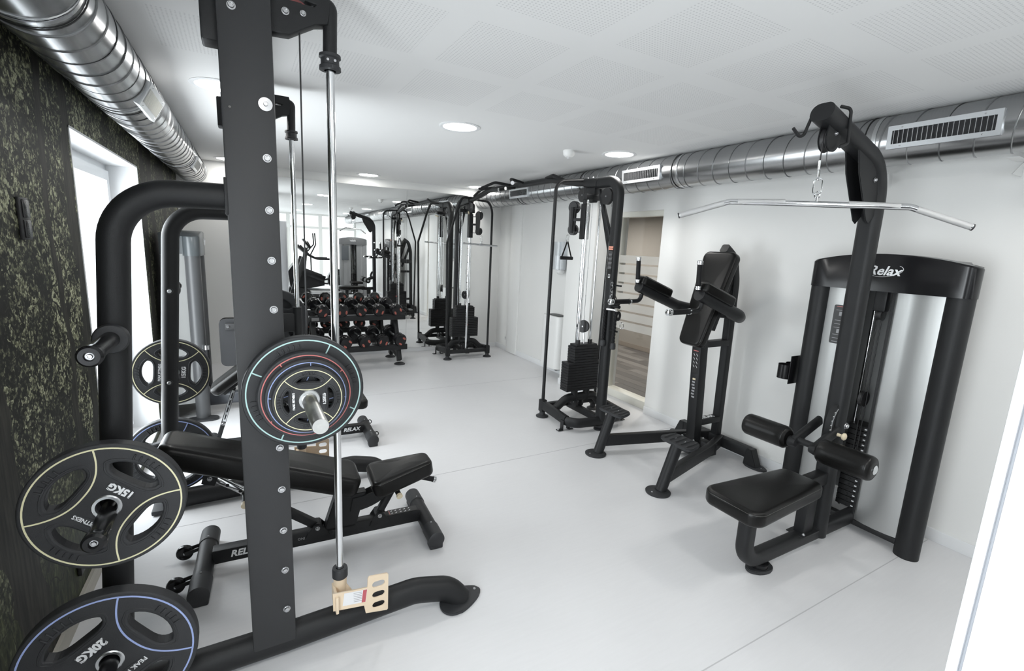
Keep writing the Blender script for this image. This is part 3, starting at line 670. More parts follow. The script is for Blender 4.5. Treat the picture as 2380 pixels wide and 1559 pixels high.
def plate_lines(D, th, m, w_=0.0022):
    R = D/2; z = th/2+0.0006; mb = MB()
    pr = [(-w_*R/0.2, -0.0006), (w_*R/0.2, -0.0006), (w_*R/0.2, 0.0005), (-w_*R/0.2, 0.0005)]
    mb.sweep([V((0.958*R*math.cos(2*PI*i/80), 0.958*R*math.sin(2*PI*i/80), z)) for i in range(80)], pr, up=(0, 0, 1), closed=True)
    for s in (1, -1):
        pts = []
        for i in range(33):
            yy = -0.677+1.354*i/32; xx = 0.34+0.337*(abs(yy)/0.677)**2.4; pts.append(V((s*R*xx, R*yy, z)))
        # bow: keep the ends at +-45 degrees
        mb.sweep(pts, pr, up=(0, 0, 1))
    return mb.mesh('colour_line', m)
_pm = {}
def weight_plate(label, c, D, th, rot, kg, line, front=(0, -1, 0), name='weight_plate', hubr=0.027, group=None, brand='PEAK FITNESS'):
    # rot: angle of the kilogram mark direction, seen from the front, x to the right, z up
    t = thing(name, label, 'weight plate', c, group)
    key = (D, th, kg); tr = 0.305 if D > 0.33 else 0.44
    if key not in _pm:
        b, g, r_ = plate_meshes(D, th, hubr); ln = plate_lines(D, th, line)
        R = D/2; mb = MB(); mb.lathe((0, 0, -th/2-.001), (0, 0, 1), [(hubr-0.002, 0), (hubr+0.006, 0), (hubr+0.010, 0.002), (hubr+0.010, th), (hubr+0.006, th+0.004), (hubr-0.002, th+0.004), (hubr-0.002, 0)], 32)
        hb = mb.mesh('hub_ring', STEEL)
        mb = MB(); mb.sweep([V((0.105*R*1.9*math.cos(2*PI*i/32), -tr*R+0.085*R*math.sin(2*PI*i/32), th/2)) for i in range(32)], circ(0.0012, 6), up=(0, 0, 1), closed=True)
        ovk = mb.mesh('label_surround', RUBBER); mb = MB()
        mb.sweep([V((0.13*R*1.9*math.cos(2*PI*i/32), tr*R+0.062*R*math.sin(2*PI*i/32), th/2)) for i in range(32)], circ(0.0012, 6), up=(0, 0, 1), closed=True)
        ov = mb.mesh('label_surround', RUBBER)
        t1 = text_mesh(kg, (0.155 if D > 0.33 else 0.12)*R, 0.0004, 0, 0.0015*R/0.2); t2 = text_mesh(brand, 0.088*R, 0.0004, 0, 0.0005)
        for x in (t1, t2): x.materials.clear(); x.materials.append(WHITEINK)
        _pm[key] = (b, g, r_, ln, hb, (ovk, ov), t1, t2)
    b, g, r_, ln, hb, ov, t1, t2 = _pm[key]
    f = V(front).normalized(); right = V((0, 0, 1)).cross(f).normalized(); upv = V((0, 0, 1))
    # local -Y is the kilogram side -> direction 'rot'
    a = rot+PI/2; lx = right*math.cos(a)+upv*math.sin(a); ly = -right*math.sin(a)+upv*math.cos(a)
    M = frame(c, lx, ly); R = D/2
    inst(t, 'plate_body', b, M); inst(t, 'hub_ring', hb, M); inst(t, 'colour_line', ln, M); [inst(t, 'label_surround', q_, M) for q_ in ov]
    for x in g: inst(t, 'grip_ribs', x, M)
    for x in r_: inst(t, 'opening_rim', x, M)
    inst(t, 'weight_mark', t1, M @ Matrix.Translation((0, -tr*R, th/2+0.0006)), 'white weight number')
    inst(t, 'lettering', t2, M @ Matrix.Translation((0, tr*R, th/2+0.0006)), 'white lettering')
    return t

# ================================================================== rack with vertical guide rods (two side frames, guided bar)
sm = thing('guided_bar_rack', 'tall charcoal guided-bar rack with chrome guide rods and curved rear tubes, nearest the camera', 'weight machine', (0.1, 2.65, 0))
Y1, Y2 = 1.93, 3.38
def side_frame(Y, s, near):
    # s = -1: outer side faces the camera ; pegs go outwards
    yo = Y-0.05 if s < 0 else Y+0.05
    mb = MB(); mb.box((0.049, Y, 1.275), (0.155, 0.10, 2.45), bev=0.006); ps = part(sm, 'upright_post', mb, POST)
    mb = MB(); mb.box((-0.048, Y+0.02*(-s), 2.375), (0.05, 0.09, 0.16), bev=0.008); part(sm, 'top_housing', mb, COAT)
    # pulley bracket, drop tube, rubber collar
    me = curve_mesh([[(0.115, 2.52), (0.115, 2.362), (0.18, 2.366), (0.222, 2.392), (0.262, 2.416), (0.30, 2.425), (0.31, 2.48), (0.30, 2.52)], [(0.218, 2.464), (0.232, 2.482), (0.274, 2.478), (0.262, 2.464)]], 0.022, 0.003, 1)
    me.materials.clear(); me.materials.append(COAT); inst(sm, 'pulley_bracket', me, frame((0, Y, 0), (1, 0, 0), (0, 0, 1)))
    mb = MB(); mb.cyl((0.204, Y-0.015, 2.43), (0.204, Y+0.015, 2.438), 0.046, n=28); part(sm, 'top_pulley', mb, mat('red_brown_pulley', (0.12, 0.012, 0.012), 0.4))
    mb = MB(); mb.tube(fil([(0.26, Y, 2.49), (0.315, Y, 2.49), (0.311, Y, 2.33)], 0.016), 0.0235, 18); part(sm, 'drop_tube', mb, COAT)
    mb = MB(); mb.lathe((0.311, Y, 2.335), (0, 0, -1), [(0.02, 0), (0.036, 0.0), (0.037, 0.010), (0.031, 0.014), (0.031, 0.034), (0.036, 0.038), (0.037, 0.05), (0.02, 0.052)], 28); part(sm, 'rod_collar', mb, RUBBER)
    for d in (-0.012, 0.012):
        mb = MB(); mb.cyl((0.311+d, Y+s*0.030, 2.311), (0.311+d, Y+s*0.0325, 2.311), 0.0045, n=10); part(sm, 'collar_screw', mb, BOLT)
    mb = MB(); mb.cyl((0.309, Y, 0.30), (0.311, Y, 2.31), 0.0145, n=24); part(sm, 'guide_rod', mb, CHROME)
    # counterweight cable
    mb = MB(); mb.tube([(0.214, Y, 2.39), (0.206, Y, 1.20)], 0.0028, 8); part(sm, 'cable', mb, PLAST)
    # foot tube with drooping front end and oval foot plate
    path = fil([(-0.47, Y, 0.062), (0.10, Y, 0.066), (0.44, Y, 0.080), (0.64, Y-0.01, 0.098), (0.80, Y-0.03, 0.070), (0.855, Y-0.05, 0.004)], [0.8, 0.6, 0.22, 0.12], 8)
    mb = MB(); mb.sweep(path, oval(0.052, 0.058, 22), up=(0, 0, 1)); part(sm, 'foot_tube', mb, COAT)
    mb = MB(); ol = [(0.85+0.105*math.cos(a)*(1+0.12*max(0, math.cos(a))), (Y-0.055)+(0.075-0.02*math.cos(a))*math.sin(a)+0.02*math.cos(a)) for a in [2*PI*i/36 for i in range(36)]]
    mb.prism(ol, (0, 0, 0.009), (1, 0, 0), (0, 1, 0), 0.016, bev=0.003); part(sm, 'foot_plate', mb, RUBBER)
    bolt(sm, (0.94, Y-0.03, 0.017), (0, 0, 1), 0.5)
    mb = MB(); mb.box((-0.47, Y, 0.02), (0.14, 0.13, 0.03), bev=0.008); part(sm, 'foot_plate', mb, RUBBER)
    # rear tube, leaning, bent over to meet the post
    path = fil([(-0.452, Y, 0.07), (-0.330, Y, 1.815), (-0.02, Y, 1.822)], 0.17, 14)
    mb = MB(); mb.tube(path, 0.043, 26); part(sm, 'rear_tube', mb, COAT)
    mb = MB(); mb.box((-0.029, Y, 1.822), (0.012, 0.10, 0.12), bev=0.003); part(sm, 'weld_plate', mb, COAT)
    # storage pegs
    for z in (1.362, 0.822, 0.300):
        x = -0.452+0.122*(z-0.07)/1.745
        mb = MB(); mb.lathe((x, Y+s*0.043, z), (0, s, 0), [(0.0, -0.02), (0.043, -0.02), (0.047, 0.012), (0.043, 0.02), (0.032, 0.024), (0.0, 0.024)], 28); part(sm, 'peg_flange', mb, RUBBER)
        mb = MB(); mb.lathe((x, Y+s*0.05, z), (0, s, 0), [(0, 0), (0.0245, 0), (0.0245, 0.225), (0.029, 0.230), (0.030, 0.255), (0.024, 0.262), (0.013, 0.262), (0.012, 0.255), (0, 0.255)], 24); part(sm, 'storage_peg', mb, GLOSS)
        bolt(sm, (x, Y+s*0.303, z), (0, s, 0), 0.7)
        bolt(sm, (x, Y-s*0.043, z), (0, -s, 0), 0.8)
        mb = MB(); mb.cyl((x, Y-s*0.036, z), (x, Y-s*0.0445, z), 0.019); part(sm, 'peg_cap', mb, RUBBER)
    # bolt line up the post
    for z in (0.234, 0.408, 0.580, 0.752, 0.921, 1.095, 1.270, 1.443, 1.615, 1.785, 1.955):
        x = 0.096
        inst(sm, 'hook_bolt', BOLTM, TR((x, yo, z), (0, s, 0), 0.95))
    inst(sm, 'large_washer_bolt', BIGBOLTM, TR((0.098, yo, 2.125), (0, s, 0), 0.62))
    for (x, z) in ((0.014, 2.398),): bolt(sm, (x, yo, z), (0, s, 0), 0.9)
    for (x, z) in ((0.170, 2.43), (0.224, 2.437)): bolt(sm, (x, Y+s*0.026, z), (0, s, 0), 0.85 if x < 0.2 else 0.7)
    mb = MB(); mb.cyl((-0.005, yo, 2.10), (-0.005, yo+s*0.0008, 2.10), 0.004, n=10); part(sm, 'drilled_hole', mb, GLOSS)
    # safety stop on the rod
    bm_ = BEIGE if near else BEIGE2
    mb = MB(); mb.lathe((0.309, Y, 0.318), (0, 0, -1), [(0.016, 0), (0.030, 0), (0.032, 0.008), (0.032, 0.040), (0.026, 0.046), (0.016, 0.046)], 28); part(sm, 'stop_bumper', mb, RUBBER)
    mb = MB(); mb.cyl((0.309, Y, 0.130), (0.309, Y, 0.272), 0.027, n=26)
    yp = Y+s*0.075
    mb.box((0.282, (Y+yp)/2, 0.205), (0.012, 0.11, 0.075), bev=0.003)
    mb.prism([(0.0, 0.0), (0.05, 0.0), (0.0, 0.09)], (0.325, Y+s*0.01, 0.165), (1, 0, 0), (0, 0, 1), 0.01)
    part(sm, 'safety_stop', mb, bm_)
    plate = [(0, 0), (0.125, -0.018), (0.132, -0.058), (0.222, -0.075), (0.226, -0.07), (0.228, 0.098), (0.222, 0.104), (0.148, 0.112), (0.142, 0.105), (0.140, 0.062), (0.0, 0.078)]
    slots = []
    for zc in (0.066, 0.016, -0.034):
        cx_, w2, h2 = 0.186, 0.028, 0.0155; q = []
        for i in range(8): a = -PI/2+PI*i/7; q.append((cx_+w2-h2+h2*math.cos(a), zc+h2*math.sin(a)))
        for i in range(8): a = PI/2+PI*i/7; q.append((cx_-w2+h2+h2*math.cos(a), zc+h2*math.sin(a)))
        slots.append(q)
    me = curve_mesh([plate]+slots, 0.003, 0.001, 1); me.materials.clear(); me.materials.append(bm_)
    M = frame((0.268, yp, 0.178), (1, 0, 0), (0, 0, 1)); inst(sm, 'hook_plate', me, M)
    if near:
        mb = MB(); mb.box((0.355, yp-0.0046, 0.212), (0.095, 0.0008, 0.058), Matrix.Rotation(0.13, 3, 'Y')); sk = part(sm, 'warning_sticker', mb, mat('sticker_white', (0.75, 0.75, 0.76), 0.4), 'white instruction sticker with a red edge')
        mb = MB(); mb.box((0.393, yp-0.0052, 0.207), (0.016, 0.0008, 0.057), Matrix.Rotation(0.13, 3, 'Y')); part(sk, 'red_band', mb, mat('sticker_red', (0.48, 0.10, 0.12), 0.4))
        for j in range(6):
            mb = MB(); mb.box((0.366, yp-0.0052, 0.232-j*0.008), (0.034, 0.0006, 0.0018), Matrix.Rotation(0.13, 3, 'Y')); part(sk, 'printed_line', mb, GREYINK)
    mb = MB(); mb.lathe((0.309, Y, 0.130), (0, 0, -1), [(0.015, 0), (0.03, 0), (0.031, 0.012), (0.022, 0.016), (0.022, 0.028), (0.029, 0.032), (0.030, 0.042), (0.015, 0.044)], 24); part(sm, 'rod_spring_seat', mb, GLOSS)
side_frame(Y1, -1, True); side_frame(Y2, 1, False)
mb = MB(); mb.bar((0.05, Y1, 2.47), (0.05, Y2, 2.47), 0.08, 0.05); part(sm, 'top_crossbar', mb, COAT)

# guided bar with its bearings and loaded plates
BX, BZ = 0.184, 1.152
t = thing('barbell', 'chrome barbell guided on the rack, loaded with plates on both sleeves', 'barbell', (BX, 2.65, BZ))
mb = MB(); mb.cyl((BX, 1.98, BZ), (BX, 3.33, BZ), 0.014, n=20); part(t, 'grip_bar', mb, CHROME)
for s, ys, ye in ((-1, 1.86, 1.435), (1, 3.45, 3.87)):
    mb = MB(); mb.lathe((BX, ys, BZ), (0, s, 0), [(0.014, -0.02), (0.027, -0.02), (0.0255, 0.0), (0.0245, 0.01), (0.0245, abs(ye-ys)-0.004), (0.023, abs(ye-ys)), (0, abs(ye-ys))], 28)
    part(t, 'sleeve', mb, WORN)
for Y in (Y1, Y2):
    mb = MB(); mb.cyl((0.310, Y, BZ-0.09), (0.310, Y, BZ+0.10), 0.0285, n=24); part(t, 'slide_bearing', mb, COAT)
    mb = MB(); mb.box((0.25, Y, BZ), (0.11, 0.04, 0.12), bev=0.006); mb.cyl((BX, Y-0.045, BZ), (BX, Y+0.045, BZ), 0.030, n=24); part(t, 'bar_clamp', mb, COAT)
def barset(s, y0):
    side = 'near' if s < 0 else 'far'
    for yf, D, th, rot, kg, line, what in ((1.80, 0.397, 0.040, 18, '10KG', TEALL, 'teal-lined'), (1.755, 0.304, 0.030, -10, '5KG', REDL, 'red-lined'), (1.728, 0.262, 0.024, 40, '2.5KG', BLUEL, 'blue-lined'), (1.700, 0.222, 0.022, 0, '1.25KG', YELLOWL, 'small yellow-lined')):
        if s < 0: y = yf+th/2; fr = (0, -1, 0)
        else: y = (Y1+Y2)-yf-th/2; fr = (0, 1, 0)
        weight_plate('%s black weight plate on the %s end of the guided barbell' % (what, side), (BX, y, BZ), D, th, math.radians(rot), kg, line, fr, group='plates on the guided barbell')
barset(-1, 0); barset(1, 0)
# stored plates
def pegx(z): return -0.452+0.122*(z-0.07)/1.745
weight_plate('black 15 kg weight plate with pale yellow lines on the near storage peg', (pegx(0.822), 1.81, 0.852-0.005), 0.402, 0.042, math.radians(50), '15KG', YELLOWL, hubr=0.030, group='plates stored on the rack pegs')
weight_plate('20 kg weight plate with pale blue lines on the lowest peg nearest the camera', (pegx(0.300), 1.81, 0.305), 0.476, 0.046, math.radians(125), '20KG', BLUEL, hubr=0.030, group='plates stored on the rack pegs')
weight_plate('15 kg weight plate with yellow lines behind the far curved rack tube', (pegx(0.822), Y2+.13, 0.846), 0.402, 0.042, math.radians(-5), '15KG', YELLOWL, hubr=0.030, group='plates stored on the rack pegs')
weight_plate('20 kg blue-lined weight plate half hidden behind the bench pad, far frame', (pegx(0.300), Y2+.13, 0.305), 0.476, 0.046, math.radians(200), '20KG', BLUEL, hubr=0.030, group='plates stored on the rack pegs')

# ================================================================== upholstered benches
def cushion(parent, name, outline, th, o, ax, ay, m=None, bev=0.022, stitch=True, inset=0.012, crown=0.006):
    # upholstered pad: outline offset inwards ring by ring, rounded edges, slightly crowned top
    ax_, ay_ = V(ax).normalized(), V(ay).normalized(); nz = ax_.cross(ay_); n = len(outline)
    P2 = [V((a, b, 0)) for a, b in outline]; c2 = sum(P2, V((0, 0, 0)))/n
    N = []
    for i in range(n):
        t = (P2[(i+1) % n]-P2[i-1]); t.normalize(); q = V((-t.y, t.x, 0))
        if q.dot(c2-P2[i]) < 0: q = -q
        N.append(q)
    def w_(p, z): return V(o)+ax_*p.x+ay_*p.y+nz*z
    prof = []
    for k in range(6): a = PI/2*k/5; prof.append((bev*(1-math.sin(a)), -th+bev*(1-math.cos(a))))
    for k in range(6): a = PI/2*k/5; prof.append((bev*(1-math.cos(a)), -bev+bev*math.sin(a)))
    mb = MB(); rings = []
    for d, z in prof: rings.append([mb.bm.verts.new(w_(P2[i]+N[i]*d, z)) for i in range(n)])
    for f_, z in ((0.75, crown*0.4), (0.4, crown)): rings.append([mb.bm.verts.new(w_(c2+(P2[i]+N[i]*bev-c2)*f_, z)) for i in range(n)])
    for A, B in zip(rings, rings[1:]):
        for i in range(n): j = (i+1) % n; mb.bm.faces.new((A[i], A[j], B[j], B[i]))
    mb.bm.faces.new(rings[0][::-1]); mb.bm.faces.new(rings[-1])
    p = part(parent, name, mb, m or LEATH, smooth=60)
    if stitch:
        for d, z in ((bev*0.42, -bev*0.30), (bev*0.16, -bev*0.62)):
            mb = MB(); mb.sweep([w_(P2[i]+N[i]*(d-0.0006), z+0.0006) for i in range(n)], circ(0.0011, 5), up=nz, closed=True); part(p, 'stitched_seam', mb, STITCH)
    return p
def capsule(x0, x1, h0, h1, r, n=6):
    # rounded trapezoid outline: half widths h0 at x0, h1 at x1
    c = [(x0+r, -h0+r, PI, 1.5*PI), (x1-r, -h1+r, 1.5*PI, 2*PI), (x1-r, h1-r, 0, PI/2), (x0+r, h0-r, PI/2, PI)]; o = []
    for cx_, cy_, a0, a1 in c:
        for i in range(n+1): a = a0+(a1-a0)*i/n; o.append((cx_+r*math.cos(a), cy_+r*math.sin(a)))
    return o
def foot_bar(b, x, y0, y1, wheels=0, hoops=False):
    mb = MB(); mb.cyl((x, y0+0.03, 0.056), (x, y1-0.03, 0.056), 0.043, n=26); part(b, 'cross_foot', mb, COAT)
    for ye, s in ((y0, 1), (y1, -1)):
        mb = MB(); mb.lathe((x, ye, 0.056), (0, s, 0), [(0, 0), (0.038, 0), (0.046, 0.006), (0.047, 0.13), (0.044, 0.133)], 26); mb.box((x, ye+s*0.035, 0.018), (0.075, 0.065, 0.034), bev=0.007)
        part(b, 'rubber_end', mb, RUBBER)
        bolt(b, (x, ye+s*0.118, 0.103), (0, 0, 1), 0.35, 'rivet')
    for k in range(wheels):
        yy = (y0+y1)/2+(k-0.5)*0.27; wx = x-0.105
        mb = MB(); mb.lathe((wx, yy-0.013, 0.048), (0, 1, 0), [(0, 0.006), (0.018, 0.006), (0.03, 0.0), (0.038, 0.003), (0.040, 0.013), (0.038, 0.023), (0.03, 0.026), (0.018, 0.020), (0, 0.020)], 26); wh = part(b, 'wheel', mb, GLOSS)
        inst(wh, 'axle_bolt', BOLTM, TR((wx, yy-0.014, 0.048), (0, -1, 0), 0.5))
        mb = MB(); mb.bar((wx, yy-0.02, 0.05), (x-0.03, yy-0.02, 0.065), 0.006, 0.02); mb.bar((wx, yy+0.02, 0.05), (x-0.03, yy+0.02, 0.065), 0.006, 0.02); part(b, 'wheel_fork', mb, COAT)
    if hoops:
        for yy in (y0+0.1, y1-0.12):
            mb = MB(); mb.tube([(x+0.045+0.016*math.sin(2*PI*i/16), yy, 0.075+0.018*math.cos(2*PI*i/16)) for i in range(16)], 0.004, 6, closed=True); part(b, 'hoop', mb, COAT)
def make_bench():
    b = thing('weight_bench', 'black adjustable weight bench inside the guided-bar rack, backrest slightly raised', 'bench', (0, 0, 0))
    foot_bar(b, -0.565, -0.275, 0.275, 2); foot_bar(b, 0.57, -0.275, 0.275)
    mb = MB(); mb.bar((-0.53, 0, 0.083), (0.54, 0, 0.083), 0.062, 0.075, bev=0.006); sp = part(b, 'base_beam', mb, COAT)
    # beam lettering and exercise sticker
    t = text_mesh('RELAX', 0.048, 0.0006, 0.25, 0.0016); t.materials.clear(); t.materials.append(WHITEINK); M = frame((-0.38, -0.032, 0.088), (1, 0, 0), (0, 0, 1)); inst(sp, 'lettering', t, M)
    t = text_mesh('FITNESS', 0.016, 0.0006, 0.25, 0.0004); t.materials.clear(); t.materials.append(WHITEINK); inst(sp, 'lettering', t, frame((-0.345, -0.032, 0.060), (1, 0, 0), (0, 0, 1)))
    t = text_mesh('ONLY FOR IN M"', 0.020, 0.0006); t.materials.clear(); t.materials.append(GREYINK); inst(sp, 'serial_print', t, frame((-0.06, -0.032, 0.09), (1, 0, 0), (0, 0, 1)))
    mb = MB(); mb.box((0.44, 0, 0.1212), (0.17, 0.056, 0.0012)); st = part(b, 'exercise_sticker', mb, mat('sticker_black', (0.012, 0.012, 0.012), 0.35), 'black sticker with white exercise drawings')
    rr = random.Random(5)
    for i in range(5):
        for j in (-1, 1):
            mb = MB(); x = 0.375+i*0.026; y = j*0.012
            mb.bar((x-0.007, y-0.004, 0.1222), (x+0.006, y+0.005*rr.uniform(-1, 1), 0.1222), 0.0025, 0.0006, bev=0); mb.bar((x, y-0.006, 0.1222), (x+0.003, y+0.007, 0.1222), 0.0022, 0.0006, bev=0); part(st, 'drawing', mb, WHITEINK)
    mb = MB(); mb.box((0.362, 0, 0.1222), (0.003, 0.04, 0.0008)); part(st, 'red_title', mb, REDL)
    # central gusset column carrying the toothed seat arc
    mb = MB(); mb.prism([(-0.005, 0.10), (0.165, 0.10), (0.225, 0.30), (0.06, 0.30)], (0, 0, 0), (1, 0, 0), (0, 0, 1), 0.062, bev=0.004); part(b, 'centre_column', mb, COAT)
    arc = []
    for i in range(13): a = math.radians(-95+80*i/12); arc.append((0.16+0.27*math.cos(a), 0.44+0.245*math.sin(a)))
    for i in range(13): a = math.radians(-15-80*i/12); arc.append((0.17+0.20*math.cos(a), 0.44+0.165*math.sin(a)))
    for s in (-1, 1):
        mb = MB(); mb.prism(arc, (0, s*0.034, 0), (1, 0, 0), (0, 0, 1), 0.007, bev=0.002); part(b, 'toothed_arc_plate', mb, COAT)
    for (px_, s) in ((0.10, 1), (0.31, 1)):
        pass
    for x0, x1 in ((-0.10, 0.03), (0.24, 0.36)):
        for s in (-1, 1):
            mb = MB(); xc = (x0+x1)/2
            mb.prism([(x0, 0.085), (x1, 0.085), (x1-0.02, 0.125), (xc+0.015, 0.158), (xc-0.015, 0.158), (x0+0.02, 0.125)], (0, s*0.036, 0), (1, 0, 0), (0, 0, 1), 0.007, bev=0.002); part(b, 'pivot_bracket', mb, COAT)
        bolt(b, (xc, -0.040, 0.138), (0, -1, 0), 0.85)
        mb = MB(); mb.cyl((xc, -0.033, 0.138), (xc, 0.033, 0.138), 0.024); part(b, 'pivot_sleeve', mb, COAT)
    # seat strut with cream pull pin
    mb = MB(); mb.cyl((0.30, 0, 0.138), (0.405, 0, 0.325), 0.024, n=20); part(b, 'seat_strut', mb, COAT)
    mb = MB(); mb.cyl((0.39, 0.0, 0.30), (0.40, -0.085, 0.27), 0.015, n=18); part(b, 'pin_housing', mb, COAT)
    mb = MB(); mb.cyl((0.4, -0.083, 0.271), (0.402, -0.097, 0.266), 0.0175, n=20); part(b, 'pull_knob', mb, CREAM, 'cream pull knob')
    # backrest strut: chrome perforated bar, black sleeve
    mb = MB(); mb.bar((-0.515, 0.0, 0.515), (-0.36, 0.0, 0.395), 0.034, 0.030); bs = part(b, 'chrome_strut', mb, CHROME)
    for k in (0.45, 0.8):
        mb = MB(); c = V((-0.515, 0, 0.515)).lerp(V((-0.36, 0, 0.395)), k); mb.cyl(c+V((0, -0.0178, 0)), c+V((0, -0.0168, 0)), 0.0085, n=14); part(bs, 'strut_hole', mb, GLOSS)
    mb = MB(); mb.bar((-0.38, 0, 0.41), (-0.035, 0, 0.138), 0.044, 0.042, bev=0.005); part(b, 'strut_sleeve', mb, COAT)
    mb = MB(); mb.prism([(-0.555, 0.49), (-0.50, 0.47), (-0.475, 0.53), (-0.53, 0.59)], (0, -0.021, 0), (1, 0, 0), (0, 0, 1), 0.006, bev=0.002); part(b, 'strut_bracket', mb, COAT)
    mb = MB(); mb.prism([(-0.555, 0.49), (-0.50, 0.47), (-0.475, 0.53), (-0.53, 0.59)], (0, 0.021, 0), (1, 0, 0), (0, 0, 1), 0.006, bev=0.002); part(b, 'strut_bracket', mb, COAT)
    bolt(b, (-0.518, -0.024, 0.512), (0, -1, 0), 0.8)
    mb = MB(); mb.cyl((-0.37, -0.01, 0.40), (-0.37, -0.075, 0.375), 0.015, n=16); part(b, 'pin_housing', mb, COAT)
    mb = MB(); mb.cyl((-0.37, -0.073, 0.3755), (-0.37, -0.09, 0.37), 0.0185, n=20); part(b, 'pull_knob', mb, CREAM, 'cream pull knob')
    # backrest and seat cushions
    d = V((0.885, 0, -0.325)).normalized(); n_ = V((0.325, 0, 0.885)).normalized()
    cushion(b, 'backrest', capsule(-0.03, 0.92, 0.125, 0.145, 0.06, 8), 0.115, V((-0.665, 0, 0.742)), d, (0, 1, 0), bev=0.034)
    mb = MB(); mb.bar(V((-0.60, 0, 0.585)), V((0.10, 0, 0.325)), 0.05, 0.03, bev=0.004); part(b, 'backrest_frame', mb, COAT)
    a_ = math.radians(9); d = V((math.cos(a_), 0, math.sin(a_)))
    ol = capsule(0, 0.36, 0.145, 0.085, 0.05, 8)
    cushion(b, 'seat', ol, 0.10, (0.245, 0, 0.392), d, (0, 1, 0), bev=0.026)
    mb = MB(); mb.bar((0.26, 0, 0.285), (0.56, 0, 0.335), 0.05, 0.026, bev=0.004); part(b, 'seat_frame', mb, COAT)
    mb = MB(); mb.box((0.445, 0, 0.318), (0.05, 0.052, 0.04), bev=0.01); part(b, 'seat_bracket', mb, COAT); bolt(b, (0.455, -0.027, 0.318), (0, -1, 0), 0.8)
    mb = MB(); mb.cyl((0.50, 0, 0.335), (0.625, 0, 0.288), 0.0155, n=18); part(b, 'carry_handle', mb, FOAM)
    mb = MB(); mb.lathe((0.625, 0, 0.288), (0.125, 0, -0.047), [(0.0, 0), (0.019, 0), (0.019, 0.006), (0.016, 0.009), (0.019, 0.012), (0.019, 0.018), (0.012, 0.022), (0, 0.022)], 22); part(b, 'handle_cap', mb, CHROME, 'chrome handle cap')
    return b
b1 = make_bench(); b1.location = (0.336, 2.60, 0); b1.rotation_euler = (0, 0, math.radians(-3.0))

# second bench beyond the rack, turned round
b = thing('weight_bench', 'black incline bench standing beyond the guided-bar rack, mostly hidden', 'bench', (0, 0, 0))
foot_bar(b, 0.60, -0.26, 0.26, 0, True); foot_bar(b, -0.58, -0.26, 0.26)
mb = MB(); mb.bar((-0.55, 0, 0.085), (0.57, 0, 0.085), 0.062, 0.075, bev=0.006); sp = part(b, 'base_beam', mb, COAT)
t = text_mesh('RELAX', 0.045, 0.0006, 0.25, 0.0014); t.materials.clear(); t.materials.append(WHITEINK); inst(sp, 'lettering', t, frame((0.46, -0.032, 0.09), (1, 0, 0), (0, 0, 1)))
mb = MB(); mb.prism([(0.20, 0.10), (0.30, 0.10), (0.34, 0.33), (0.26, 0.33)], (0, 0, 0), (1, 0, 0), (0, 0, 1), 0.06, bev=0.004); part(b, 'centre_column', mb, COAT)
cushion(b, 'seat', capsule(0, 0.42, 0.12, 0.14, 0.05), 0.085, (0.17, 0, 0.40), (1, 0, -0.06), (0, 1, 0), bev=0.028)
dd = V((0.42, 0, 0.33)).normalized()
cushion(b, 'backrest', capsule(0, 0.52, 0.125, 0.145, 0.06), 0.075, (-0.56, 0, 0.555), dd, (0, 1, 0), bev=0.028)
mb = MB(); mb.bar((-0.47, 0, 0.50), (-0.18, 0, 0.74), 0.05, 0.03); part(b, 'backrest_frame', mb, COAT)
for s in (-1, 1):
    mb = MB(); mb.bar((-0.535, s*0.045, 0.10), (-0.40, s*0.045, 0.53), 0.028, 0.006, up=(0, 1, 0), bev=0.001); ld = part(b, 'ladder_strut', mb, COAT)
    mb = MB(); mb.bar((-0.475, s*0.049, 0.29), (-0.40, s*0.049, 0.53), 0.022, 0.003, up=(0, 1, 0), bev=0.001); lc = part(b, 'chrome_insert', mb, STEEL)
    for k in range(4):
        c = V((-0.475, s*0.049, 0.29)).lerp(V((-0.40, s*0.049, 0.53)), 0.15+0.23*k); u_ = V((0.075, 0, 0.24)).normalized()
        mb = MB(); mb.bar(c-u_*0.02-V((0, 0.002, 0)), c+u_*0.02-V((0, 0.002, 0)), 0.008, 0.003, up=(0, 1, 0), bev=0); part(lc, 'slot', mb, GLOSS)
bolt(b, (-0.48, -0.052, 0.275), (0, -1, 0), 1.0)
b.location = (0.31, 4.10, 0); b.rotation_euler = (0, 0, math.radians(-2))

# ================================================================== dumbbell rack and dumbbells
rk = thing('dumbbell_rack', 'black two-tier dumbbell rack in front of the wall mirror', 'rack', (1.36, 6.72, 0))
for x in (0.80, 1.90):
    mb = MB(); mb.bar((x, 6.50, 0.05), (x+0.0, 6.78, 0.70), 0.055, 0.10, up=(0, 1, 0), bev=0.006); part(rk, 'upright', mb, COAT)
    mb = MB(); mb.bar((x, 6.96, 0.05), (x, 6.80, 0.70), 0.05, 0.09, up=(0, 1, 0), bev=0.006); part(rk, 'rear_leg', mb, COAT)
    mb = MB(); mb.bar((x, 6.52, 0.10), (x, 6.95, 0.14), 0.04, 0.045); part(rk, 'foot_brace', mb, COAT)
    for y in (6.49, 6.965):
        mb = MB(); mb.lathe((x, y, 0), (0, 0, 1), [(0, 0), (0.075, 0), (0.075, 0.010), (0.055, 0.022), (0, 0.022)], 26); part(rk, 'round_foot', mb, RUBBER)
for (z, y0, y1, dz) in ((0.665, 6.575, 6.83, 0.045), (0.255, 6.475, 6.75, 0.06)):
    for k, y in enumerate((y0, y1)):
        mb = MB(); mb.bar((0.74, y, z+dz*k), (2.0, y, z+dz*k), 0.05, 0.075, bev=0.005); sh = part(rk, 'shelf_rail', mb, COAT)
    for x in (0.80, 1.90):
        mb = MB(); mb.bar((x, y0-0.02, z-0.01), (x, y1+0.02, z+dz-0.01), 0.05, 0.05); part(rk, 'shelf_bracket', mb, COAT)
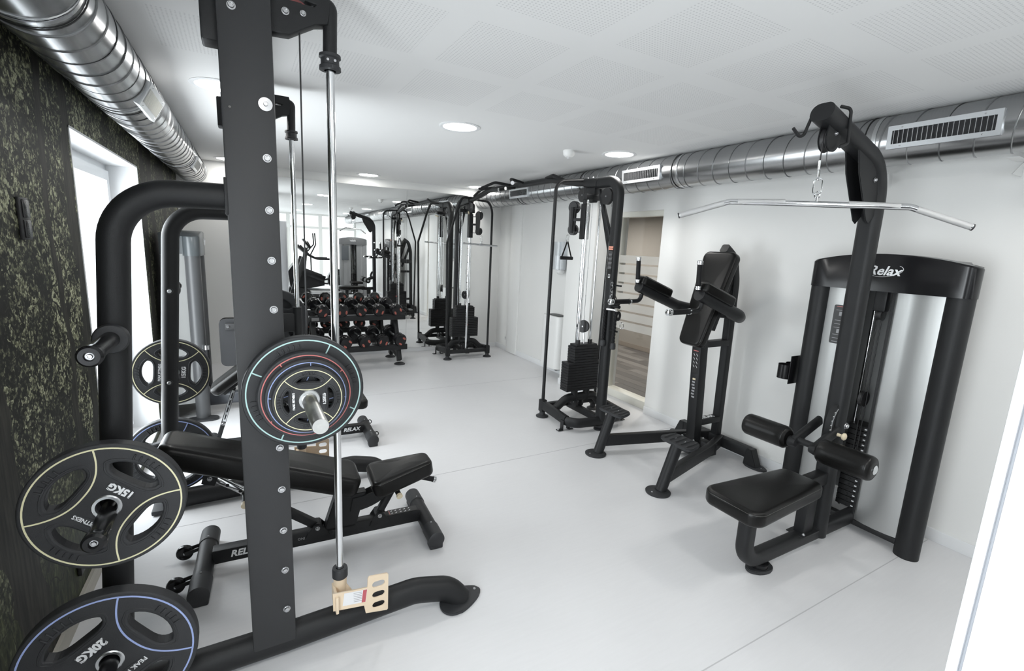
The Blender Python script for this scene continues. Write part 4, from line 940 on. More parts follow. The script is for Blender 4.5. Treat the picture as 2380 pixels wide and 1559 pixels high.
mb = MB(); mb.box((0.81, 6.548, 0.665), (0.09, 0.004, 0.04)); part(rk, 'name_plate', mb, mat('grey_label', (0.18, 0.18, 0.18), 0.4))
def dumb_mesh():
    n = 10; mb = MB(); pr = [(0, 0.0), (0.045, 0.0), (0.062, 0.006), (0.070, 0.020), (0.070, 0.050), (0.064, 0.058), (0.056, 0.060), (0.056, 0.064), (0.064, 0.068), (0.068, 0.082), (0.062, 0.095), (0.03, 0.100), (0, 0.100)]
    mb.lathe((0, -0.175, 0), (0, 1, 0), pr, 24); f = mb.mesh('head', GLOSS)
    mb = MB(); mb.lathe((0, 0.175, 0), (0, -1, 0), pr, 24); g = mb.mesh('head', GLOSS)
    mb = MB(); mb.cyl((0, -0.09, 0), (0, 0.09, 0), 0.016); h = mb.mesh('handle', CHROME)
    logos = []
    for s in (-1, 1):
        for k in (-1, 1):
            mb = MB(); ol = [(0.011*math.cos(2*PI*i/16), 0.022*math.sin(2*PI*i/16)) for i in range(16)]
            mb.prism(ol, (k*0.036, s*0.1755, -0.012), (1, 0, 0), (0, 0, 1), 0.0016); logos.append(mb.mesh('red_mark', REDLOGO))
    return f, g, h, logos
DM = dumb_mesh()
ordinal = ['leftmost', 'second from the left', 'middle', 'second from the right', 'rightmost']
def dumbbell(x, y, z, rz, tilt, spin, label, sc=1.0):
    t = thing('dumbbell', label, 'dumbbell', (x, y, z), 'dumbbells on the rack')
    M = Matrix.Translation((x, y, z)) @ Matrix.Rotation(rz, 4, 'Z') @ Matrix.Rotation(tilt, 4, 'X') @ Matrix.Rotation(spin, 4, 'Y') @ Matrix.Scale(sc, 4)
    inst(t, 'head', DM[0], M); inst(t, 'head', DM[1], M); inst(t, 'handle', DM[2], M)
    for q in DM[3]: inst(t, 'red_mark', q, M)
for i in range(5):
    dumbbell(0.865+0.2415*i, 6.705, 0.800, math.radians(12), math.radians(10), (0.7, 0.0, -0.7, 0.3, -0.5)[i], 'black dumbbell with red marks on the top rack shelf, %s' % ordinal[i], 1.22)
    dumbbell(0.885+0.243*i, 6.615, 0.398, math.radians(12), math.radians(12), (-0.9, -0.8, -0.6, 0.3, -1.0)[i], 'black dumbbell with red marks on the bottom rack shelf, %s' % ordinal[i], 1.27)

# ================================================================== cable crossover: two towers joined by a pull-up beam
cs = thing('cable_crossover', 'black cable crossover machine, two towers joined by a pull-up beam', 'weight machine', (2.97, 5.22, 0))
CXC, CYC = 2.97, 5.22
def pulley(parent, c, axis, r, th=0.022):
    c = V(c); ax = V(axis).normalized()
    mb = MB(); mb.lathe(c-ax*th/2, ax, [(0, 0), (r, 0), (r, 0.004), (r*0.86, th*0.5), (r, th-0.004), (r, th), (0, th)], 30); p = part(parent, 'pulley', mb, PLAST)
    for s in (-1, 1): inst(p, 'axle_bolt', BOLTM, TR(c+ax*s*th/2, ax*s, 0.5))
    return p
def tower(T, flip):
    # far tower as measured; flip turns it half round about the machine centre for the near one
    def W(x, y, z):
        if flip: x, y = 2*CXC-x, 2*CYC-y
        return V((x, y, z))
    sg = -1 if flip else 1
    def D(x, y, z): return V((sg*x, sg*y, z))
    YF, YP, YS = 6.53, 7.045, 6.71     # front tubes, rear post, stack
    if flip: pass
    # rear post bending over into the head beam
    mb = MB(); mb.sweep(fil([W(2.97, YP, 0.10), W(2.97, YP, 2.33), W(2.97, YP-0.30, 2.33)], 0.13, 10), rrect(0.075, 0.10, 0.03, 5), up=D(0, 1, 0)); post = part(T, 'rear_post', mb, COAT)
    mb = MB(); mb.sweep([W(2.97, YP-0.28, 2.33), W(2.97, YP-0.47, 2.345)], rrect(0.085, 0.085, 0.02, 4), up=(0, 0, 1)); part(T, 'beam_socket', mb, COAT)
    mb = MB(); mb.bar(W(2.97, YP-0.03, 1.75), W(2.97, YP-0.27, 2.27), 0.035, 0.03); part(T, 'diagonal_brace', mb, COAT)
    # hanging inner stub with chrome adjustment column
    mb = MB(); mb.cyl(W(2.97, YF+0.05, 2.02 if flip else 2.02), W(2.97, YF+0.05, 2.32), 0.030, n=20); part(T, 'column_stub', mb, COAT)
    mb = MB(); mb.cyl(W(2.95, YF+0.045, 0.14), W(2.97, YF+0.05, 2.08), 0.0175, n=22); col = part(T, 'chrome_column', mb, CHROME)
    for k in range(14):
        z = 0.55+k*0.1; mb = MB(); c = W(2.955+0.0008*k-0.02, YF+0.045, z); mb.cyl(c, c+D(-0.0022, 0, 0), 0.006, n=10); part(col, 'pin_hole', mb, GLOSS)
    # sliding carriage with swivelling double pulley
    cz = 1.98
    mb = MB(); mb.box(W(2.97, YF+0.05, cz), (0.062, 0.075, 0.34), bev=0.006); part(T, 'carriage', mb, COAT)
    for dz in (0.13, 0.02, -0.10):
        mb = MB(); mb.bar(W(2.97, YF+0.03, cz+dz), W(3.03, YF-0.075, cz+dz), 0.018, 0.028 if dz == 0.02 else 0.008, up=(0, 0, 1), bev=0.001); part(T, 'carriage_arm', mb, COAT)
    mb = MB(); mb.cyl(W(3.03, YF-0.075, cz-0.11), W(3.03, YF-0.075, cz+0.14), 0.018); part(T, 'swivel_tube', mb, COAT)
    mb = MB(); mb.cyl(W(2.93, YF+0.02, cz+0.17), W(2.90, YF-0.03, cz+0.19), 0.010); part(T, 'pull_pin', mb, CREAM, 'cream pull pin')
    ol = []
    for i in range(13): a = PI*i/12; ol.append((0.046*math.cos(a), 0.12+0.046*math.sin(a)))
    for i in range(13): a = PI+PI*i/12; ol.append((0.040*math.cos(a), -0.12+0.040*math.sin(a)))
    dirx = D(0.35, -0.94, 0).normalized(); side = D(0.94, 0.35, 0).normalized(); pc = W(2.975 if flip else 3.03, YF-0.125, cz+0.03)
    for s in ((1,) if flip else (-1,)):
        mb = MB(); mb.prism(ol, pc+side*s*0.024, dirx, (0, 0, 1), 0.005, bev=0.0015); part(T, 'pulley_cheek', mb, PLAST)
    pulley(T, pc+V((0, 0, 0.115)), side, 0.062, 0.034); pulley(T, pc+V((0, 0, -0.105)), side, 0.055, 0.034)
    # head pulleys
    pulley(T, W(2.97, YF+0.0, 2.235), D(1, 0, 0), 0.066, 0.034); pulley(T, W(2.97, YP-0.155, 2.20), D(1, 0, 0), 0.074, 0.034)
    mb = MB(); mb.box(W(2.97, YF+0.12, 2.225), (0.05, 0.16, 0.14), bev=0.01); part(T, 'head_block', mb, COAT)
    # stack guides, cables
    for dx in (-0.075, 0.075):
        mb = MB(); mb.cyl(W(2.97+dx, YS, 0.30), W(2.97+dx, YS, 2.20), 0.0105, n=16); part(T, 'guide_rod', mb, CHROME)
        mb = MB(); mb.cyl(W(2.97+dx, YS, 0.768), W(2.97+dx, YS, 0.825), 0.022, n=18); part(T, 'rod_bushing', mb, PLAST)
    mb = MB(); mb.box(W(2.97, YS, 2.20), (0.24, 0.06, 0.05), bev=0.006); part(T, 'guide_head', mb, COAT)
    for x, y, z0, z1 in ((2.955, YS-0.045, 1.0, 2.2), (2.99, YS-0.045, 1.0, 2.2), (2.985, YF+0.09, 0.3, 2.2), (2.955, YP-0.10, 0.3, 2.2)):
        mb = MB(); mb.cyl(W(x, y, z0), W(x, y, z1), 0.0027, n=6); part(T, 'steel_cable', mb, STEEL)
    pulley(T, W(2.97, YS-0.03, 0.955), D(1, 0.5, 0), 0.062, 0.035)
    mb = MB(); mb.cyl(W(2.97, YS, 0.768), W(2.97, YS-0.02, 0.90), 0.008); part(T, 'stack_stem', mb, CHROME)
    # weight stack: every plate a part
    z = 0.315
    for k in range(17):
        wd = 0.43 if k < 11 else 0.30; hh = 0.0245
        mb = MB(); mb.box(W(2.97, YS, z+hh/2), (wd, 0.12, hh), bev=0.0025, seg=1); pl = part(T, 'stack_plate', mb, STACK)
        if k < 16:
            mb = MB(); mb.cyl(W(2.97, YS-0.060, z+hh/2), W(2.97, YS-0.0615, z+hh/2), 0.005, n=8); part(pl, 'pin_hole', mb, WHITEINK)
        z += hh+0.0022
    mb = MB(); mb.box(W(2.97, YS, z+0.008), (0.26, 0.11, 0.02), bev=0.003); part(T, 'top_plate', mb, STACK)
    mb = MB(); mb.cyl(W(2.99, YS-0.06, 0.50), W(2.99, YS-0.085, 0.50), 0.013); part(T, 'selector_pin', mb, mat('pin_red', (0.5, 0.06, 0.05), 0.4), 'red selector pin')
    # base: stack legs, arch, front crossbar, corner blocks, side rails, rear U tube
    for dx in (-0.075, 0.075):
        mb = MB(); mb.cyl(W(2.97+dx, YS, 0.20), W(2.97+dx, YS, 0.315), 0.034, n=20); part(T, 'stack_support', mb, COAT)
    mb = MB(); mb.sweep(fil([W(2.66, YS-0.03, 0.10), W(2.80, YS, 0.235), W(3.14, YS, 0.235), W(3.28, YS-0.03, 0.10)], 0.12, 8), oval(0.034, 0.042, 16), up=(0, 0, 1)); part(T, 'base_arch', mb, COAT)
    mb = MB(); mb.bar(W(2.66, YF, 0.115), W(3.28, YF, 0.115), 0.05, 0.055); part(T, 'front_crossbar', mb, COAT)
    mb = MB(); mb.bar(W(2.97, YF, 0.10), W(2.97, YP, 0.10), 0.06, 0.06); part(T, 'centre_rail', mb, COAT)
    for sx in (-1, 1):
        x = 2.97+sx*0.33
        mb = MB(); mb.box(W(x, YF, 0.12), (0.065, 0.07, 0.13), bev=0.012); part(T, 'corner_block', mb, COAT)
        mb = MB(); mb.sweep([W(x, YF, 0.13), W(x, YF+0.42, 0.10)], rrect(0.055, 0.09, 0.012, 3), up=(0, 0, 1)); part(T, 'side_rail', mb, COAT)
        mb = MB(); mb.lathe(W(x, YF, 0), (0, 0, 1), [(0, 0), (0.062, 0), (0.064, 0.010), (0.05, 0.020), (0.03, 0.026), (0.028, 0.07), (0, 0.07)], 24); part(T, 'round_foot', mb, RUBBER)
        # floor bracket under the rail end
        mb = MB()
        for dx in (-0.036, 0.036):
            mb.box(W(x+dx, YF+0.40, 0.055), (0.006, 0.05, 0.10), bev=0.002); mb.box(W(x+dx*1.7, YF+0.40, 0.008), (0.05, 0.05, 0.006), bev=0.002)
        part(T, 'floor_bracket', mb, COAT, kind='stuff')
        for dx in (-0.075, 0.075): bolt(T, W(x+dx, YF+0.40, 0.011), (0, 0, 1), 0.7)
        # loop tube
        if sx > 0: pts = fil([W(x, YF, 0.17), W(x, YF, 2.22), W(x-0.06, YF, 2.345), W(2.99, YF, 2.355)], [0.5, 0.10], 10)
        else: pts = fil([W(x-0.02, YF, 0.17), W(x-0.045, YF, 1.72), W(x+0.10, YF, 2.20), W(x+0.17, YF, 2.37), W(2.99, YF, 2.375)], [0.15, 0.5, 0.07], 8)
        if flip and sx > 0:
            pts = fil([W(x, YF, 0.17), W(x, YF, 2.335), W(2.99, YF, 2.375)], 0.11, 10)
        mb = MB(); mb.tube(pts, 0.0165, 14); part(T, 'side_tube', mb, COAT)
        bolt(T, W(x, YF, 0.172), (0, 0, 1), 0.6)
    ut = fil([W(2.64, YF+0.40, 0.095), W(2.66, YP-0.02, 0.09), W(2.97, YP+0.02, 0.09), W(3.28, YP-0.02, 0.09), W(3.30, YF+0.40, 0.095)], [0.14, 0.6, 0.14], 8)
    mb = MB(); mb.sweep(ut, oval(0.030, 0.048, 18), up=(0, 0, 1)); part(T, 'rear_bow_tube', mb, COAT)
    mb = MB(); mb.lathe(W(2.97, YP, 0), (0, 0, 1), [(0, 0), (0.055, 0), (0.055, 0.012), (0.03, 0.02), (0.03, 0.06), (0, 0.06)], 24); part(T, 'round_foot', mb, RUBBER)
    for dx in (-0.02, 0.02): pulley(T, W(2.97+dx*1.6, YF+0.14, 0.165), D(1, 0, 0), 0.052, 0.022)
    return post
pf = tower(cs, False); pn = tower(cs, True)
# pull-up beam with grips
bm_pts = fil([(2.97, 3.72, 2.335), (2.97, 4.02, 2.355), (2.97, 4.48, 2.43), (2.97, 5.98, 2.44), (2.97, 6.42, 2.36), (2.97, 6.73, 2.335)], [0.5, 0.4, 0.4, 0.5], 6)
mb = MB(); mb.sweep(bm_pts, rrect(0.06, 0.06, 0.02, 4), up=(0, 0, 1)); part(cs, 'pull_up_beam', mb, COAT)
for s in (-1, 1):
    g = fil([(2.97-0.02, 5.22+s*0.16, 2.45), (2.76, 5.22+s*0.20, 2.47), (2.66, 5.22+s*0.42, 2.40)], 0.06, 6)
    mb = MB(); mb.tube(g, 0.017, 12); part(cs, 'pull_up_grip', mb, FOAM)
    mb = MB(); mb.cyl(g[-1], g[-1]+V((-0.004, s*0.008, -0.003)), 0.021); part(cs, 'grip_cap', mb, CHROME, 'chrome grip cap')
    g = [(2.90, 5.22+s*0.05, 2.40), (2.76, 5.22+s*0.09, 2.375)]
    mb = MB(); mb.cyl(g[0], g[1], 0.016, n=16); part(cs, 'pull_up_grip', mb, FOAM)
    mb = MB(); mb.cyl(g[1], V(g[1])+V((-0.009, s*0.002, -0.001)), 0.020); part(cs, 'grip_cap', mb, CHROME, 'chrome grip cap')
    g = fil([(2.97, 5.22+s*0.62, 2.46), (2.90, 5.22+s*0.86, 2.46), (2.90, 5.22+s*1.10, 2.38)], 0.06, 6)
    mb = MB(); mb.tube(g, 0.017, 12); part(cs, 'pull_up_grip', mb, FOAM)
for y in (3.78, 3.86): bolt(cs, (2.97, y, 2.385), (0, 0, 1), 0.9)
# warning label and storage hooks on the near post (its face turned to the room)
PX, PYN = 2.97, 2*CYC-7.045
mb = MB(); mb.box((PX-0.0385, PYN, 1.60), (0.0012, 0.062, 0.30)); st = part(cs, 'warning_label', mb, mat('sticker_black', (0.012, 0.012, 0.012), 0.35), 'black warning label with an orange heading')
mb = MB(); mb.box((PX-0.0395, PYN, 1.735), (0.0008, 0.060, 0.032)); part(st, 'orange_heading', mb, mat('sticker_orange', (0.75, 0.33, 0.24), 0.4))
t = text_mesh('Warning', 0.015); t.materials.clear(); t.materials.append(GLOSS); inst(st, 'heading_text', t, frame((PX-0.0402, PYN-0.004, 1.735), (0, -1, 0), (0, 0, 1)))
for j in range(14):
    mb = MB(); mb.box((PX-0.0396, PYN, 1.70-j*0.0115), (0.0006, 0.050-(j % 4)*0.004, 0.0035)); part(st, 'printed_line', mb, GREYINK)
mb = MB(); mb.box((PX-0.0396, PYN-0.004, 1.485), (0.0006, 0.026, 0.032)); part(st, 'book_icon', mb, WHITEINK)
mb = MB(); mb.box((PX-0.0400, PYN-0.004, 1.487), (0.0006, 0.018, 0.022)); part(st, 'book_icon_inner', mb, mat('sticker_black', (0.012, 0.012, 0.012)))
for z, y in ((1.405, -0.045), (1.215, -0.045), (0.99, -0.045)):
    mb = MB(); mb.cyl((PX-0.01, PYN-0.04, z), (PX-0.015, PYN-0.15, z), 0.008 if z != 1.215 else 0.016, n=14); part(cs, 'storage_hook', mb, COAT)

def link(mb, c, ax, ln, w_, r, up=(0, 0, 1)):
    # stadium-shaped ring: long axis 'up', width along ax
    pts = []; u = V(up).normalized(); a = V(ax).normalized(); h = ln/2-w_/2
    for i in range(8): t = PI*i/7; pts.append(V(c)+a*(w_/2*math.cos(t))+u*(h+w_/2*math.sin(t)))
    for i in range(8): t = PI+PI*i/7; pts.append(V(c)+a*(w_/2*math.cos(t))+u*(-h+w_/2*math.sin(t)))
    mb.tube(pts, r, 7, closed=True); return mb
# stirrup handle on the near tower, short bar on the far one
ncx, ncy = 2*CXC-2.995, 2*CYC-6.35
t = thing('stirrup_handle', 'black stirrup handle hanging from the near cable tower pulley', 'handle', (ncx, ncy, 1.6))
mb = MB(); link(mb, (ncx, ncy, 1.815), (1, 0, 0), 0.075, 0.032, 0.0032); part(t, 'carabiner', mb, CHROME)
mb = MB()
for s in (-1, 1): mb.sweep([(ncx+s*0.004, ncy, 1.785), (ncx+s*0.016, ncy-s*0.004, 1.74), (ncx+s*0.052, ncy-s*0.012, 1.625)], rrect(0.016, 0.004, 0.001, 1), up=(0, 1, 0))
part(t, 'strap', mb, FOAM)
mb = MB(); mb.cyl((ncx-0.066, ncy+0.014, 1.617), (ncx+0.066, ncy-0.014, 1.617), 0.0175, n=18); part(t, 'grip', mb, FOAM)
fcx, fcy = 3.05, 6.35
t = thing('short_pull_bar', 'short straight chrome bar hanging from the far cable tower', 'bar', (fcx, fcy, 1.70))
mb = MB(); link(mb, (fcx, fcy, 1.80), (1, 0, 0), 0.085, 0.036, 0.0035); part(t, 'carabiner', mb, CHROME)
mb = MB(); mb.cyl((fcx-0.29, fcy, 1.725), (fcx+0.26, fcy, 1.705), 0.0135, n=18); part(t, 'bar', mb, STEEL)
mb = MB(); mb.cyl((fcx-0.03, fcy, 1.716), (fcx+0.03, fcy, 1.714), 0.019, n=18); link(mb, (fcx, fcy, 1.745), (1, 0, 0), 0.035, 0.024, 0.004); part(t, 'swivel_collar', mb, STEEL)
# attachments hung on the near post
hx, hy = PX-0.02, PYN-0.11
t = thing('triceps_rope', 'black twisted triceps rope hung on the near cable tower post', 'rope', (hx, hy, 1.2))
def rope(x, y, z0, z1, r=0.0135):
    mb = MB(); 
    for k in range(3):
        pts = [(x+0.008*math.cos(a_*0.62+k*2.09), y+0.008*math.sin(a_*0.62+k*2.09), z0+(z1-z0)*a_/34) for a_ in range(35)]
        mb.tube(pts, 0.0085, 7)
    return mb
rope_spots = ((PX-0.055, PYN-0.012), (PX-0.03, PYN-0.125))
for (x, y), z1 in zip(rope_spots, (0.865, 0.855)):
    part(t, 'rope_strand', rope(x, y, 1.17, z1), FOAM)
    mb = MB(); mb.lathe((x, y, z1+0.03), (0, 0, -1), [(0.016, 0), (0.023, 0.006), (0.026, 0.03), (0.026, 0.055), (0.02, 0.062), (0, 0.062)], 20); part(t, 'rubber_stopper', mb, RUBBER)
mb = MB(); mb.cyl((PX-0.055, PYN-0.035, 1.185), (PX-0.03, PYN-0.125, 1.185), 0.013); part(t, 'metal_ferrule', mb, CHROME, 'chrome ferrule')
t = thing('ankle_strap', 'black ankle strap with a chrome ring hung beside the triceps rope', 'strap', (PX, PYN-0.16, 1.1))
mb = MB(); mb.sweep([(PX-0.02+0.02*math.sin(a), PYN-0.150, 1.135+0.032*math.cos(a)) for a in [2*PI*i/20 for i in range(20)]], rrect(0.026, 0.008, 0.002, 2), up=(0, 1, 0), closed=True); part(t, 'padded_band', mb, FOAM)
mb = MB(); mb.tube([(PX+0.0, PYN-0.185+0.022*math.sin(a), 1.05+0.03*math.cos(a)) for a in [2*PI*i/16 for i in range(16)]], 0.0035, 6, closed=True); part(t, 'd_ring', mb, CHROME)
t = thing('stirrup_handle', 'black stirrup handle resting on the peg of the near cable tower post', 'handle', (PX, PYN-0.1, 1.3))
mb = MB()
for k in range(5): link(mb, (PX-0.04, PYN-0.055-(k % 2)*0.004, 1.415-k*0.028), (0 if k % 2 else 1, 1 if k % 2 else 0, 0), 0.036, 0.018, 0.0032)
part(t, 'chain', mb, CHROME, 'short chrome chain', kind='stuff')
mb = MB(); mb.tube([(PX-0.05, PYN-0.055, 1.40), (PX-0.045, PYN-0.165, 1.255)], 0.004, 8); mb.tube([(PX-0.05, PYN-0.055, 1.40), (PX-0.045, PYN-0.05, 1.255)], 0.004, 8); part(t, 'strap', mb, FOAM)
mb = MB(); mb.cyl((PX-0.045, PYN-0.04, 1.25), (PX-0.045, PYN-0.175, 1.25), 0.016, n=16); part(t, 'grip', mb, FOAM)

# ================================================================== vertical knee raise station
vk = thing('knee_raise_station', 'black knee raise station with padded back and elbow rests, against the right wall', 'weight machine', (3.1, 2.6, 0))
YC = 2.60
for y in (2.24, 2.95):
    mb = MB(); mb.lathe((2.565, y, 0), (0, 0, 1), [(0, 0), (0.088, 0), (0.09, 0.010), (0.07, 0.018), (0, 0.018)], 32); ft = part(vk, 'round_foot', mb, RUBBER)
    mb = MB(); mb.cyl((2.59, y, 0.012), (2.70, y-0.01, 0.345), 0.042, n=24); part(vk, 'step_post', mb, COAT)
    for d in (-0.062, 0.062): bolt(vk, (2.565+d, y, 0.014), (0, 0, 1), 0.6)
    mb = MB(); ol = capsule(-0.075, 0.075, 0.145, 0.125, 0.04); mb.prism(ol, (2.735, y-0.01, 0.365), (0.95, 0, 0.08), (0, 1, 0), 0.022, bev=0.005); sp = part(vk, 'step_plate', mb, RUBBER)
    for k in range(5):
        mb = MB(); yy = y-0.01+(k-2)*0.05; mb.bar((2.675, yy, 0.3765), (2.795, yy, 0.3865), 0.007, 0.004, bev=0.001); part(sp, 'tread_rib', mb, RUBBER)
    for d in (-0.04, 0.05): inst(sp, 'screw', BOLTM, TR((2.735, y-0.01+d, 0.376), (-0.08, 0, 1), 0.5))
    s = -1 if y < YC else 1
    mb = MB(); mb.sweep([(2.64, y, 0.115), (3.33, YC+s*0.17, 0.115), (3.62, YC+s*0.06, 0.115)], rrect(0.055, 0.095, 0.008, 3), up=(0, 0, 1)); part(vk, 'base_rail', mb, COAT)
mb = MB(); mb.bar((3.40, YC-0.17, 0.10), (3.40, YC+0.17, 0.10), 0.08, 0.10); part(vk, 'base_crossbar', mb, COAT)
mb = MB(); mb.bar((3.63, YC-0.34, 0.11), (3.63, YC+0.34, 0.11), 0.07, 0.085); part(vk, 'rear_crossbar', mb, COAT)
for s in (-1, 1):
    mb = MB(); mb.prism([(0, 0.15), (0.05, 0.15), (0.11, 0.012), (-0.01, 0.012)], (3.63, YC+s*0.325, 0), (0, s, 0) if s > 0 else (0, -1, 0), (0, 0, 1), 0.075, bev=0.004); part(vk, 'rear_leg', mb, COAT)
    mb = MB(); mb.prism([(0.055*math.cos(a), 0.10*math.sin(a)) for a in [2*PI*i/28 for i in range(28)]], (3.635, YC+s*0.40, 0.008), (1, 0, 0), (0, 1, 0), 0.016, bev=0.003); part(vk, 'oval_foot', mb, RUBBER)
    bolt(vk, (3.635, YC+s*0.455, 0.015), (0, 0, 1), 0.4)
mb = MB(); mb.bar((3.345, YC, 0.06), (3.285, YC, 1.02), 0.09, 0.09, up=(1, 0, 0), bev=0.008)
for v in (): pass
fc = part(vk, 'front_column', mb, COAT)
mb = MB(); mb.sweep(fil([(3.635, YC, 0.10), (3.615, YC, 1.50), (3.56, YC, 1.70), (3.44, YC, 1.775)], [0.35, 0.15], 8), rrect(0.07, 0.07, 0.015, 4), up=(1, 0, 0)); part(vk, 'rear_column', mb, COAT)
mb = MB(); mb.bar((3.29, YC, 0.985), (3.61, YC, 0.985), 0.075, 0.05); part(vk, 'upper_link', mb, COAT)
mb = MB(); mb.bar((3.33, YC, 0.30), (3.62, YC, 0.30), 0.075, 0.05); lk = part(vk, 'lower_link', mb, COAT)
t = text_mesh('RELAX', 0.055, 0.0006, 0, 0.0016); t.materials.clear(); t.materials.append(WHITEINK); inst(lk, 'lettering', t, frame((3.485, YC, 0.3262), (1, 0, 0), (0, 1, 0)))
mb = MB(); mb.bar((3.40, YC, 1.10), (3.60, YC, 1.62), 0.04, 0.05); part(vk, 'pad_support', mb, COAT)
mb = MB(); mb.box((3.30, YC, 0.062), (0.16, 0.16, 0.012)); part(vk, 'column_flange', mb, COAT)
for dx, dy in ((-0.06, -0.06), (-0.06, 0.06), (0.06, -0.06)): bolt(vk, (3.33+dx, YC+dy, 0.165 if dx > 0 else 0.165), (0, 0, 1), 0.7)
# stickers on the column
st_c = V((3.268, YC-0.0, 0.84))
mb = MB(); mb.bar((3.2568, YC, 0.74), (3.2443, YC, 0.94), 0.058, 0.0014, up=(1, 0, 0), bev=0); st = part(vk, 'exercise_sticker', mb, mat('sticker_black', (0.012, 0.012, 0.012)), 'black sticker with white exercise drawings')
for j in range(4):
    for k in (-1, 1):
        mb = MB(); z = 0.90-j*0.033; x = 3.2505-0.0625*(z-0.84)-0.0010; mb.bar((x-.001, YC+k*0.014-0.008, z-0.01), (x-.001, YC+k*0.014+0.006, z+0.008), 0.0035, 0.0008, up=(1, 0, 0), bev=0); part(st, 'drawing', mb, WHITEINK)
mb = MB(); mb.bar((3.2437, YC, 0.930), (3.2434, YC, 0.936), 0.05, 0.0012, up=(1, 0, 0), bev=0); part(st, 'red_title', mb, REDL)
for j in range(7):
    mb = MB(); z = 0.69-j*0.026; x = 3.2600-0.0625*(z-0.69); mb.box((x, YC+0.003*(j % 3), z), (0.0012, 0.028, 0.014)); part(vk, 'printed_text', mb, GREYINK if j else CREAM)
# back pad
d = V((0.27, 0, 0.78)).normalized()
ol = [(a, b) for a, b in capsule(0, 0.80, 0.115, 0.155, 0.055, 7)]
cushion(vk, 'back_pad', ol, 0.085, (3.13, YC, 0.995), d, (0, 1, 0), bev=0.026)
mb = MB(); mb.bar(V((3.16, YC, 1.0))+V((0.085, 0, -0.03)), V((3.40, YC, 1.72))+V((0.085, 0, -0.03)), 0.16, 0.012, up=(0, 0, 1)); part(vk, 'pad_board', mb, PLAST)
# arm tubes, elbow rests, grips
for s in (-1, 1):
    y = YC+s*0.30
    pts = fil([(2.83, y, 1.435), (3.30, y, 1.27), (3.46, YC+s*0.20, 1.235), (3.60, YC+s*0.02, 1.235)], [0.12, 0.08], 8)
    mb = MB(); mb.tube(pts, 0.046, 22); part(vk, 'arm_tube', mb, COAT)
    dd = V((0.47, 0, -0.165)).normalized()
    o_ = V((2.86, y, 1.525)); ol = capsule(-0.01, 0.35, 0.060, 0.060, 0.03, 6)
    cushion(vk, 'elbow_pad', ol, 0.078, o_, dd, (0, 1, 0), bev=0.022)
    up_ = V((0.02, 0, 0.24))
    base = V((2.815, y, 1.455))
    mb = MB(); mb.cyl(base, base+V((-0.012, 0, 0.19)), 0.0175, n=18); part(vk, 'upright_grip', mb, FOAM)
    for c, d2_ in ((base+V((0, 0, 0.012)), V((0, 0, 1))), (base+V((-0.012, 0, 0.188)), V((0, 0, 1)))):
        mb = MB(); mb.lathe(c, d2_, [(0, 0), (0.021, 0), (0.021, 0.008), (0.018, 0.011), (0.0215, 0.014), (0.0215, 0.024), (0.014, 0.029), (0, 0.029)], 22); part(vk, 'grip_ring', mb, CHROME, 'chrome ring')
    g = fil([(2.87, y, 1.37), (2.86, y, 1.315), (2.60, y, 1.312)], 0.05, 6)
    mb = MB(); mb.tube(g, 0.0165, 14); part(vk, 'dip_bar', mb, COAT)
    mb = MB(); mb.cyl((2.73, y, 1.313), (2.56, y, 1.311), 0.0195, n=18); part(vk, 'dip_grip', mb, FOAM)
    for x in (2.755, 2.568):
        mb = MB(); mb.lathe((x, y, 1.312), (-1, 0, 0), [(0, 0), (0.023, 0), (0.023, 0.016), (0.025, 0.02), (0.025, 0.032), (0.015, 0.037), (0, 0.037)] if x < 2.6 else [(0.018, 0), (0.0225, 0), (0.0225, 0.014), (0.018, 0.014)], 24); part(vk, 'grip_ring', mb, CHROME, 'chrome ring')

